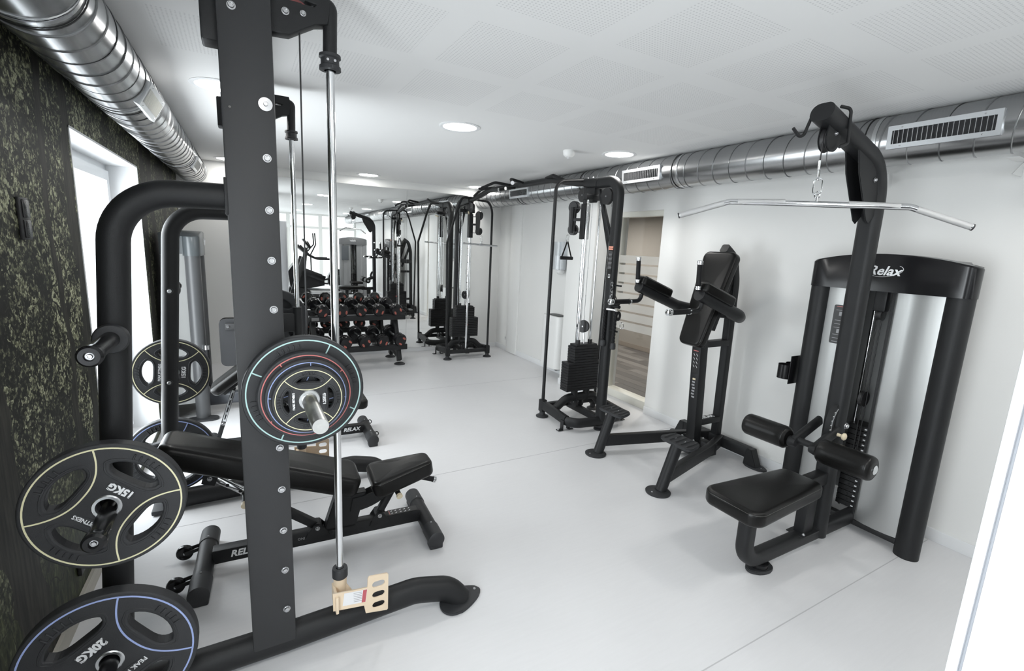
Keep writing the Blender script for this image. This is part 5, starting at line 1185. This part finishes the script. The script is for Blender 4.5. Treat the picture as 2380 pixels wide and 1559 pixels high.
# ================================================================== selectorised towers (lat machine and others)
def tower_mesh(T, M, H=1.71, frontm=None, capm=None, logo=True, w_=0.36, dep=0.27, stack=True, top=0.055, pillarm=None, inset=0.10):
    """weight tower in local frame: front faces -x, width along y (+-w_), M maps to world"""
    capm = capm or GLOSS
    def put(name, mb, m, label=None, parent=None):
        for v in mb.bm.verts: v.co = M @ v.co
        return part(parent or T, name, mb, m, label)
    pm_ = pillarm or COAT
    for s in (-1, 1):
        mb = MB(); mb.sweep([V((0.02, s*w_, 0.0)), V((0.02, s*w_, H-0.155))], oval(0.058, 0.062, 28), up=(0, 1, 0)); put('side_pillar', mb, pm_)
        mb = MB(); mb.sweep([V((dep-0.03, s*(w_-inset), 0.0)), V((dep-0.03, s*(w_-inset), H-0.16))], rrect(0.05, 0.05, 0.015, 3), up=(0, 1, 0)); put('rear_pillar', mb, pm_)
        mb = MB(); mb.bar((0.05, s*(w_-0.01), H/2), (dep-0.03, s*(w_-inset+0.01), H/2), 0.008, H-0.30, bev=0.001); put('side_cover', mb, frontm or PANEL)
    # front panels of brushed metal with a slot for the weights
    for y0, y1 in ((-w_+0.045, -0.065), (0.085, w_-0.045)):
        pr = []; n = 8
        mb = MB(); yc = (y0+y1)/2; hw = (y1-y0)/2
        ol = [(y0, 0.006), (y0+hw*0.5, -0.008), (yc, -0.012), (y1-hw*0.5, -0.008), (y1, 0.006), (y1, 0.012), (y0, 0.012)]
        lo = [mb.bm.verts.new((b_, a_, 0.085)) for a_, b_ in ol]; hi = [mb.bm.verts.new((b_, a_, H-0.16)) for a_, b_ in ol]
        mb.bm.faces.new(lo[::-1]); mb.bm.faces.new(hi)
        for i in range(len(ol)): j = (i+1) % len(ol); mb.bm.faces.new((lo[i], lo[j], hi[j], hi[i]))
        put('front_panel', mb, frontm or PANEL)
        for ye in ((y1 if y0 < 0 else y0),):
            mb = MB(); mb.box((0.004, ye, H/2-0.04), (0.03, 0.012, H-0.25), bev=0.002); put('panel_edge', mb, COAT)
    mb = MB(); mb.bar((0.02, -w_, 0.065), (0.02, w_, 0.065), 0.05, 0.035); put('base_bar', mb, COAT)
    mb = MB(); mb.box((dep-0.012, 0, H/2), (0.008, 2*w_-0.20, H-0.3)); put('back_cover', mb, mat('dark_grey_cover', (0.36, 0.365, 0.36), 0.5))
    # arched cap
    yy = [w_*(-1+2*i/20) for i in range(21)]; R0 = 0.066
    prof = [(R0*math.cos(a), -w_-0.0-R0*math.sin(a)) for a in [PI*0.05+PI*0.40*i/6 for i in range(7)]]
    fr = [(0.02+R0*math.sin(-PI/2+PI/2*0), -w_) for _ in ()]
    front = []
    for i in range(9): a = PI/2*(i/8); front.append((0.02+R0*math.cos(a)*1.0-0.0, -w_-R0*math.sin(a)*0+0))
    pl_ = []                                    # plan outline (x, y), counter-clockwise
    for i in range(9): a = PI*(0.0+i/8*0.5); pl_.append((0.02+R0*math.cos(a)*1.0 if i == 0 else 0.02+R0*math.cos(a), -w_-R0*math.sin(a)))
    for i in range(1, 7): a = PI*(0.5+i/6*0.42); pl_.append((0.02+R0*math.cos(a), -w_-R0*math.sin(a)))
    for i in range(1, 20): t_ = -1+2*i/20; pl_.append((-0.044-0.014*(1-t_*t_), t_*(w_-0.02)))
    for i in range(6, 0, -1): a = PI*(0.5+i/6*0.42); pl_.append((0.02+R0*math.cos(a), w_+R0*math.sin(a)))
    for i in range(8, -1, -1): a = PI*(i/8*0.5); pl_.append((0.02+R0*math.cos(a), w_+R0*math.sin(a)))
    pl_.append((dep, w_-0.06)); pl_.append((dep, -w_+0.06))
    zt = lambda y: H+top*(1-min(1, abs(y)/(w_+0.066))**2)
    mb = MB(); lo = [mb.bm.verts.new((x, y, H-0.165)) for x, y in pl_]; hi = [mb.bm.verts.new((x, y, zt(y)-0.010)) for x, y in pl_]
    cxx = 0.10; h2 = [mb.bm.verts.new((cxx+(x-cxx)*0.95, y*0.985, zt(y))) for x, y in pl_]; ctr = [mb.bm.verts.new((cxx, y*0.95, zt(y)+0.002)) for x, y in pl_]
    n = len(pl_)
    for A, B in ((lo, hi), (hi, h2), (h2, ctr)):
        for i in range(n):
            j = (i+1) % n; mb.bm.faces.new((A[i], A[j], B[j], B[i]))
    mb.bm.faces.new(lo[::-1]); put('top_cap', mb, capm)
    if stack:
        for dy in (-0.05, 0.07):
            mb = MB(); mb.cyl((0.10, 0.01+dy*0.8, 0.1), (0.10, 0.01+dy*0.8, H-0.1), 0.010); put('guide_rod', mb, CHROME)
        for dy in (0.0, 0.022):
            mb = MB(); mb.cyl((0.05, dy, 0.5), (0.05, dy, H-0.3), 0.0035, n=8); put('belt', mb, PLAST)
        z = 0.12
        for k in range(16):
            mb = MB(); mb.box((0.12, 0.01, z+0.0165), (0.12, 0.13, 0.033), bev=0.002, seg=1); sp = put('stack_plate', mb, STACK)
            mb = MB(); mb.cyl((0.059, 0.015, z+0.0165), (0.0575, 0.015, z+0.0165), 0.007, n=8); put('pin_hole', mb, GLOSS, parent=sp)
            mb = MB(); mb.box((0.0585, -0.025, z+0.0165), (0.001, 0.014, 0.008)); put('weight_number', mb, WHITEINK, parent=sp)
            z += 0.0352
        mb = MB(); mb.box((0.04, 0.01, H-0.21), (0.06, 0.07, 0.16), bev=0.012); put('pulley_housing', mb, COAT)
        mb = MB(); mb.lathe((0.04, -0.01, H-0.31), (0, 1, 0), [(0, 0), (0.035, 0), (0.03, 0.015), (0.035, 0.03), (0, 0.03)], 24); put('guide_pulley', mb, PLAST)
        mb = MB(); mb.lathe((0.05, 0.005, 0.86), (0, 1, 0), [(0, 0), (0.05, 0), (0.044, 0.012), (0.05, 0.024), (0, 0.024)], 24); put('moving_pulley', mb, PLAST)
    if logo:
        fx = -0.0205-0.03; c = M @ V((-0.0605, -0.01, H-0.045)); lx = (M.to_3x3() @ V((0, -1, 0))).normalized()
        t = text_mesh('Relax', 0.075, 0.0008, 0.35, 0.0015); t.materials.clear(); t.materials.append(WHITEINK); inst(T, 'lettering', t, frame(c, lx, (0, 0, 1)))
        mb = MB(); pts = []
        for i in range(22): a = math.radians(200+200*i/21); pts.append(c+(M.to_3x3() @ V((-0.0015, 0, 0)))+lx*(0.012+0.085*math.cos(a))+V((0, 0, 1))*(0.002+0.034*math.sin(a)+0.012*math.cos(a)))
        mb.sweep(pts, rrect(0.005, 0.0016, 0.0004, 1), up=(0, 0, 1)); part(T, 'logo_swoosh', mb, WHITEINK)

lt = thing('lat_machine', 'black lat pulldown machine with brushed-metal weight tower, on the right', 'weight machine', (2.9, 1.38, 0))
MT = Matrix.Translation((3.36, 1.41, 0))
tower_mesh(lt, MT)
YL = 1.375
# instruction placard on the left panel
mb = MB(); mb.prism(capsule(-0.125, 0.125, 0.055, 0.055, 0.01, 4), (3.345, 1.60, 1.31), (0, 0, 1), (0, 1, 0), 0.003); pc = part(lt, 'instruction_placard', mb, mat('sticker_black', (0.012, 0.012, 0.012)), 'black placard with white figures')
for j in range(10):
    mb = MB(); z = 1.425-j*0.023-(0.02 if j > 2 else 0); mb.box((3.3428, 1.605, z), (0.0008, 0.07 if j not in (2, 6) else 0.03, 0.003 if j not in (2, 6) else 0.026)); part(pc, 'printed_line', mb, (REDL if j == 0 else GREYINK))
# arm post with bent top arm
pts = fil([(3.0, YL, 0.06), (2.985, YL, 2.10), (2.90, YL, 2.235), (2.385, YL, 2.385)], [0.30, 0.30], 9)
mb = MB(); mb.sweep(pts, rrect(0.108, 0.085, 0.038, 7), up=(-1, 0, 0)); ap = part(lt, 'arm_post', mb, COAT)
for s in (-1, 1):
    mb = MB(); mb.prism([(2.69, 2.262), (2.73, 2.15), (2.872, 1.925), (2.90, 1.91), (2.945, 1.95), (2.955, 2.16), (2.90, 2.215)], (0, YL+s*0.030, 0), (1, 0, 0), (0, 0, 1), 0.007, bev=0.002); part(lt, 'gusset_plate', mb, COAT)
bolt(lt, (2.885, YL-0.035, 2.13), (0, -1, 0), 0.85)
# pulley under the arm tip, bar hooks
mb = MB(); ol = []
for i in range(15): a = PI+PI*i/14; ol.append((0.058*math.cos(a), 0.058*math.sin(a)))
ol += [(0.062, 0.07), (-0.045, 0.085)]
for s in (-1, 1):
    mb = MB(); mb.prism(ol, (2.475, YL+s*0.019, 2.275), (1, 0, 0), (0, 0, 1), 0.005, bev=0.0015); part(lt, 'pulley_cheek', mb, COAT)
pulley(lt, (2.475, YL, 2.275), (0, 1, 0), 0.056, 0.028)
bolt(lt, (2.485, YL-0.022, 2.30), (0, -1, 0), 0.7)
for s, o0 in ((1, (2.40, YL+0.045, 2.40)), (-1, (2.50, YL-0.055, 2.395))):
    a0 = V(o0)
    if s > 0: pts = fil([a0, a0+V((-0.02, 0.03, -0.13)), a0+V((-0.075, 0.045, -0.08))], 0.02, 6)
    else: pts = fil([a0+V((-.03, 0.02, 0.02)), a0+V((0.02, 0, 0.015)), a0+V((0.02, -0.01, -0.14)), a0+V((-0.045, -0.01, -0.165))], 0.02, 6)
    mb = MB(); mb.tube(pts, 0.0075, 10); part(lt, 'bar_hook', mb, COAT)
mb = MB(); mb.cyl((2.43, YL, 2.26), (2.43, YL, 2.175), 0.0035, n=8); part(lt, 'cable', mb, PLAST)
mb = MB(); mb.cyl((2.43, YL, 2.175), (2.43, YL, 2.135), 0.006, n=10); part(lt, 'cable_ferrule', mb, CHROME)
# base beam, seat frame, seat
pts = fil([(2.285, YL, 0.43), (2.285, YL, 0.085), (3.42, YL, 0.085)], 0.12, 10)
mb = MB(); mb.sweep(pts, rrect(0.075, 0.085, 0.025, 5), up=(-1, 0, 0)); part(lt, 'base_beam', mb, COAT)
mb = MB(); ol = [(2.46+0.085*math.cos(a)-0.02*math.cos(a)**2, YL+0.06*math.sin(a)) for a in [2*PI*i/30 for i in range(30)]]; mb.prism(ol, (0, 0, 0.011), (1, 0, 0), (0, 1, 0), 0.02, bev=0.004); part(lt, 'oval_foot', mb, RUBBER)
mb = MB(); ol = [(2.44+0.05*math.cos(a), YL+0.05*math.sin(a)) for a in [2*PI*i/24 for i in range(24)]]; mb.prism(ol, (0, 0, 0.034), (1, 0, 0), (0, 1, 0), 0.03, bev=0.004); part(lt, 'foot_spacer', mb, GLOSS)
mb = MB(); mb.box((2.845, YL, 0.27), (0.10, 0.062, 0.34), bev=0.008); part(lt, 'seat_support', mb, COAT)
mb = MB(); mb.box((2.845, YL, 0.122), (0.17, 0.10, 0.008), bev=0.002); part(lt, 'support_flange', mb, COAT)
bolt(lt, (2.79, YL-0.035, 0.128), (0, 0, 1), 0.7)
mb = MB(); mb.bar((2.66, YL, 0.435), (2.99, YL, 0.445), 0.065, 0.075, bev=0.008); part(lt, 'seat_beam', mb, COAT); bolt(lt, (2.845, YL-0.034, 0.425), (0, -1, 0), 0.75)
ol = []
for a, b_ in capsule(2.085, 2.745, 0.165, 0.125, 0.06, 8): ol.append((a-(0.02*(1-(b_/0.165)**2) if a < 2.2 else 0), b_))
cushion(lt, 'seat', ol, 0.085, (0, YL-0.01, 0.505), (1, 0, 0), (0, 1, 0), bev=0.026)
mb = MB(); mb.prism(capsule(2.19, 2.38, 0.085, 0.085, 0.04), (0, YL, 0.409), (1, 0, 0), (0, 1, 0), 0.022, bev=0.004); part(lt, 'seat_bracket', mb, PLAST)
# thigh roller frame
RX, RZ = 2.755, 0.675
mb = MB(); mb.cyl((RX+0.025, YL-0.03, RZ-0.0), (RX+0.025, YL+0.09, RZ-0.0), 0.019, n=18); part(lt, 'roller_crosstube', mb, COAT)
for s, y in ((-1, YL-0.03), (1, YL+0.09)):
    mb = MB(); mb.sweep([(RX-0.005, y, RZ-0.01), (3.01, y, RZ+0.085)], rrect(0.036, 0.060, 0.016, 4), up=(0, 0, 1)); part(lt, 'roller_arm', mb, COAT)
    mb = MB(); mb.lathe((RX-0.0, y+s*0.02, RZ-0.01), (0, -s, 0), [(0, 0), (0.030, 0), (0.031, 0.012), (0.024, 0.04), (0, 0.04)], 22); part(lt, 'arm_end', mb, COAT)
    y0, y1 = y+s*0.026, y+s*0.30
    mb = MB(); mb.lathe((RX, y0, RZ), (0, s, 0), [(0, 0.004), (0.035, 0.004), (0.048, 0.0), (0.060, 0.008), (0.066, 0.018), (0.067, 0.06), (0.067, 0.225), (0.066, 0.252), (0.060, 0.264), (0.045, 0.271), (0.03, 0.272), (0, 0.272)], 34); part(lt, 'foam_roller', mb, LEATH)
    for h in (0.018, 0.25):
        mb = MB(); mb.tube([(RX+0.0635*math.cos(a), y0+s*h, RZ+0.0635*math.sin(a)) for a in [2*PI*i/36 for i in range(36)]], 0.003, 6, closed=True); part(lt, 'roller_seam', mb, FOAM)
    mb = MB(); mb.lathe((RX, y0+s*0.270, RZ), (0, s, 0), [(0, 0), (0.024, 0), (0.025, 0.006), (0.018, 0.010), (0.008, 0.009), (0, 0.006)], 24); part(lt, 'roller_cap', mb, CHROME, 'chrome end cap')
# adjusting sector and knob
ol = []
for i in range(12): a = math.radians(120+85*i/11); ol.append((0.115*math.cos(a), 0.15*math.sin(a)))
for i in range(12): a = math.radians(205-85*i/11); ol.append((0.072*math.cos(a), 0.105*math.sin(a)))
mb = MB(); mb.prism(ol, (3.0, YL-0.015, 0.77), (1, 0, 0), (0, 0, 1), 0.03, bev=0.003); sec = part(lt, 'adjusting_sector', mb, COAT)
for k in range(6):
    a = math.radians(140+11*k); mb = MB(); c = V((3.0+0.108*math.cos(a), YL-0.031, 0.77+0.14*math.sin(a))); mb.box(c, (0.010, 0.002, 0.003)); part(sec, 'scale_mark', mb, WHITEINK)
mb = MB(); mb.tube([(3.0+0.10*math.cos(a), YL-0.031, 0.77+0.132*math.sin(a)) for a in [math.radians(125+70*i/11) for i in range(12)]], 0.0025, 6); part(sec, 'scale_line', mb, STEEL)
mb = MB(); mb.lathe((2.93, YL-0.055, 0.735), (0, -1, 0), [(0, 0), (0.010, 0), (0.009, 0.02), (0.02, 0.03), (0.021, 0.038), (0.014, 0.044), (0, 0.046)], 22); part(lt, 'pull_knob', mb, CREAM, 'cream pull knob')
inst(lt, 'pivot_bolt', BOLTM, TR((3.01, YL-0.05, 0.775), (0, -1, 0), 1.35))
# bottle holder on the far pillar
mb = MB()
for s in (0,):
    for z, h in ((0.93, 0.10),):
        for (x, y) in ((3.33, 1.90), (3.42, 1.90)):
            mb.sweep([(x, y, z-h/2), (x, y, z+h/2)], circ(0.048, 22), up=(0, 1, 0), cap=False)
mb.box((3.375, 1.85, 0.95), (0.16, 0.006, 0.20), bev=0.002)
bh = part(lt, 'bottle_holder', mb, GLOSS, kind='stuff')

# lat bar hanging by carabiners
t = thing('lat_bar', 'long angled chrome lat bar hanging from the lat machine cable', 'bar', (2.49, 1.40, 2.0))
dv = V((0.635, -0.772, 0)).normalized(); c0 = V((2.47, 1.385, 1.985))
pts = fil([c0-dv*0.63-V((0, 0, 0.075)), c0-dv*0.39, c0+dv*0.38-V((0, 0, 0.016)), c0+dv*0.62-V((0, 0, 0.10))], 0.06, 8)
mb = MB(); mb.tube(pts, 0.0145, 18); lb = part(t, 'bar', mb, CHROME)
KN = mat('knurled_chrome', (0.66, 0.66, 0.66), 0.42, 1.0, bump=0.8, bscale=1400)
def seg(a_, b__): mb_ = MB(); mb_.cyl(a_, b__, 0.0150, n=18); part(t, 'knurled_grip', mb_, KN)
seg(c0-dv*0.35-V((0, 0, 0.0008)), c0-dv*0.135); seg(c0+dv*0.135-V((0, 0, 0.006)), c0+dv*0.34-V((0, 0, 0.0145)))
e0, e1 = pts[0], pts[1]; seg(pts[0].lerp(pts[1], 0.03), pts[0].lerp(pts[1], 0.93)); seg(pts[-1].lerp(pts[-2], 0.03), pts[-1].lerp(pts[-2], 0.93))
for a_, b__ in ((pts[0], pts[1]), (pts[-1], pts[-2])):
    dd = (a_-b__).normalized(); mb = MB(); mb.cyl(a_-dd*0.002, a_+dd*0.004, 0.0152, n=18); part(t, 'end_cap', mb, PLAST)
cx, cy = 2.43, YL
mb = MB(); mb.cyl((c0.x, c0.y, 1.99), (c0.x, c0.y, 2.012), 0.006, n=10); link(mb, (c0.x, c0.y, 2.022), dv, 0.03, 0.022, 0.0035); part(t, 'bar_eye', mb, CHROME, kind='stuff')
mb = MB(); link(mb, (c0.x-0.008, c0.y, 2.060), dv, 0.078, 0.036, 0.0032); part(t, 'carabiner', mb, CHROME)
mb = MB(); link(mb, (c0.x-0.020, c0.y-0.002, 2.118), V((-dv.y, dv.x, 0)), 0.060, 0.030, 0.0032, up=(-0.2, 0, 1)); part(t, 'carabiner', mb, CHROME)

# ================================================================== seated machine in the far left corner
GREYC = mat('grey_shroud', (0.20, 0.205, 0.21), 0.35); LGREY = mat('light_grey_frame', (0.26, 0.265, 0.27), 0.4)
cm = thing('seated_machine', 'seated weight machine with a grey tower in the far left corner by the mural', 'weight machine', (-0.2, 5.35, 0))
tower_mesh(cm, Matrix.Translation((-0.345, 5.38, 0)) @ Matrix.Rotation(PI, 4, 'Z'), H=1.66, capm=mat('slate_cap', (0.075, 0.085, 0.09), 0.3), frontm=mat('pale_grey_cover', (0.34, 0.345, 0.34), 0.45), logo=True, w_=0.30, dep=0.26, inset=0.0, stack=True, top=0.05, pillarm=mat('dark_grey_pillar', (0.07, 0.072, 0.075), 0.4))
mb = MB(); mb.sweep(fil([(-0.38, 5.33, 0.10), (-0.10, 5.25, 0.13), (0.85, 5.25, 0.13), (0.95, 5.25, 0.02)], 0.08), rrect(0.09, 0.12, 0.03, 4), up=(0, 0, 1)); part(cm, 'base_beam', mb, mat('slate_frame', (0.065, 0.07, 0.08), 0.35))
mb = MB(); mb.prism(capsule(-0.50, -0.24, 0.06, 0.06, 0.05), (0, 5.02, 0.010), (1, 0, 0), (0, 1, 0), 0.018, bev=0.004); part(cm, 'oval_foot', mb, RUBBER)
mb = MB(); mb.bar((0.05, 5.25, 0.13), (0.02, 5.25, 0.50), 0.07, 0.09, up=(1, 0, 0)); part(cm, 'seat_column', mb, COAT)
cushion(cm, 'seat', capsule(-0.12, 0.30, 0.19, 0.19, 0.06), 0.07, (0, 5.30, 0.56), (1, 0, 0), (0, 1, 0), bev=0.024)
cushion(cm, 'back_pad', capsule(-0.23, 0.23, 0.22, 0.22, 0.06), 0.06, (0.02, 5.19, 0.70), (0, 0, 1), (1, 0, 0), bev=0.02)
mb = MB(); mb.prism(capsule(-0.22, 0.22, 0.225, 0.225, 0.05, 6), (0.02, 5.105, 0.70), (1, 0, 0), (0, 0, 1), 0.018, bev=0.004); part(cm, 'back_board', mb, RUBBER)
mb = MB(); mb.box((0.0, 5.085, 0.855), (0.30, 0.025, 0.06), bev=0.003); part(cm, 'back_bracket', mb, PLAST); bolt(cm, (-0.13, 5.07, 0.855), (0, -1, 0), 1.0)
mb = MB(); mb.tube(fil([(-0.30, 5.12, 0.30), (-0.30, 5.04, 0.42), (-0.302, 5.03, 0.66)], 0.05), 0.017, 12); part(cm, 'hand_grip', mb, FOAM)
mb = MB(); mb.cyl((-0.302, 5.03, 0.66), (-0.302, 5.03, 0.70), 0.024, n=20); part(cm, 'grip_cap', mb, CHROME, 'chrome grip cap')

# ================================================================== machines behind the camera, seen in the mirror
gm = thing('weight_tower_machine', 'grey weight tower machine reflected in the mirror, behind the lat machine reflection', 'weight machine', (2.9, -0.85, 0))
tower_mesh(gm, Matrix.Translation((2.84, -0.78, 0)) @ Matrix.Rotation(-PI/2, 4, 'Z'), H=1.72, capm=mat('mid_grey_cap', (0.15, 0.155, 0.16), 0.4), frontm=mat('pale_grey_panel', (0.36, 0.365, 0.37), 0.35, 0.4), w_=0.34, dep=0.27, pillarm=LGREY)
mb = MB(); mb.box((2.60, -0.725, 1.30), (0.2, 0.004, 0.42), bev=0.001); part(gm, 'instruction_placard', mb, mat('slate_placard', (0.10, 0.11, 0.12), 0.5))
mb = MB(); mb.bar((2.84, -0.72, 0.10), (2.84, 0.05, 0.10), 0.08, 0.08); part(gm, 'base_beam', mb, COAT)
mb = MB(); mb.bar((2.84, -0.30, 0.10), (2.84, -0.30, 0.42), 0.07, 0.07, up=(0, 1, 0)); part(gm, 'seat_column', mb, COAT)
cushion(gm, 'seat', capsule(-0.5, -0.12, 0.17, 0.17, 0.05), 0.07, (2.84, 0, 0.49), (0, 1, 0), (-1, 0, 0), bev=0.024)
mb = MB(); mb.cyl((2.84, 0.05, 0.0), (2.84, 0.05, 0.02), 0.09, n=24); part(gm, 'round_foot', mb, RUBBER)

tm = thing('treadmill', 'black treadmill seen side-on in the mirror, left of the grey tower', 'treadmill', (1.7, -0.62, 0))
ty = -0.62
mb = MB(); mb.prism([(1.02, 0.03), (2.40, 0.03), (2.40, 0.10), (1.45, 0.16), (1.02, 0.12)], (0, ty, 0), (1, 0, 0), (0, 0, 1), 0.78, bev=0.01); part(tm, 'deck_frame', mb, PLAST)
for s in (-1, 1):
    mb = MB(); mb.bar((1.30, ty+s*0.37, 0.185), (2.40, ty+s*0.37, 0.15), 0.11, 0.10, bev=0.02); part(tm, 'side_rail', mb, mat('silver_rail', (0.55, 0.56, 0.57), 0.35, 0.6))
    mb = MB(); mb.prism([(1.02, 0.10), (1.50, 0.12), (1.62, 0.18), (1.50, 0.27), (1.28, 0.30), (1.08, 0.34)], (0, ty+s*0.37, 0), (1, 0, 0), (0, 0, 1), 0.13, bev=0.02); part(tm, 'side_shroud', mb, GLOSS)
    mb = MB(); mb.bar((1.12, ty+s*0.40, 0.25), (1.42, ty+s*0.38, 1.15), 0.09, 0.14, up=(1, 0, 0), bev=0.02); part(tm, 'upright', mb, PLAST)
    mb = MB(); mb.tube(fil([(1.32, ty+s*0.38, 1.48), (1.55, ty+s*0.38, 1.22), (1.75, ty+s*0.38, 1.12), (2.12, ty+s*0.38, 1.12)], 0.12), 0.028, 12); part(tm, 'handrail', mb, FOAM)
    mb = MB(); mb.bar((1.36, ty+s*0.42, 0.78), (1.95, ty+s*0.42, 0.55), 0.012, 0.16, bev=0.004); sl = part(tm, 'logo_beam', mb, GLOSS)
mb = MB(); mb.prism([(1.05, 0.30), (1.55, 0.28), (1.95, 0.36), (1.95, 0.52), (1.50, 0.72), (1.30, 0.95), (1.16, 0.98), (1.0, 0.75)], (0, ty, 0), (1, 0, 0), (0, 0, 1), 0.66, bev=0.03); part(tm, 'motor_shroud', mb, GLOSS)
mb = MB(); mb.bar((1.20, ty, 1.52), (1.52, ty, 1.24), 0.72, 0.06, up=(0, 0, 1), bev=0.02); part(tm, 'console', mb, PLAST)
mb = MB(); mb.bar((1.42, ty, 1.66), (1.62, ty, 1.40), 0.36, 0.05, up=(0, 0, 1), bev=0.02); part(tm, 'console_head', mb, GLOSS)
mb = MB(); mb.bar((1.48, ty, 0.175), (2.38, ty, 0.145), 0.56, 0.01); part(tm, 'running_belt', mb, RUBBER)
el = thing('cross_trainer', 'black cross trainer with upright arm poles reflected in the mirror behind the treadmill', 'cross trainer', (1.9, -1.75, 0))
ey = -1.75
mb = MB(); mb.box((2.0, ey, 0.05), (1.6, 0.12, 0.08), bev=0.01); mb.box((1.25, ey, 0.04), (0.1, 0.6, 0.07), bev=0.01); mb.box((2.75, ey, 0.04), (0.1, 0.6, 0.07), bev=0.01); part(el, 'base_frame', mb, PLAST, kind='stuff')
mb = MB(); mb.cyl((2.55, ey-0.14, 0.42), (2.55, ey+0.14, 0.42), 0.34, n=36); part(el, 'flywheel_housing', mb, GLOSS)
mb = MB(); mb.bar((1.45, ey, 0.08), (1.60, ey, 1.40), 0.10, 0.12, up=(1, 0, 0), bev=0.02); part(el, 'mast', mb, PLAST)
mb = MB(); mb.box((1.66, ey, 1.48), (0.10, 0.34, 0.22), Matrix.Rotation(-0.5, 3, 'Y'), 0.02); part(el, 'console', mb, GLOSS)
for s in (-1, 1):
    mb = MB(); mb.tube(fil([(1.62+s*0.10, ey+s*0.26, 0.35), (1.66+s*0.05, ey+s*0.28, 1.2), (1.86, ey+s*0.27, 1.50), (1.84, ey+s*0.26, 1.84)], 0.1), 0.019, 10); part(el, 'arm_pole', mb, FOAM)
    mb = MB(); mb.bar((1.60+s*0.1, ey+s*0.24, 0.33), (2.60, ey+s*0.22, 0.40+s*0.16), 0.06, 0.05); part(el, 'pedal_arm', mb, PLAST)
    mb = MB(); mb.box((1.85, ey+s*0.24, 0.41), (0.36, 0.14, 0.05), bev=0.015); part(el, 'pedal', mb, RUBBER)
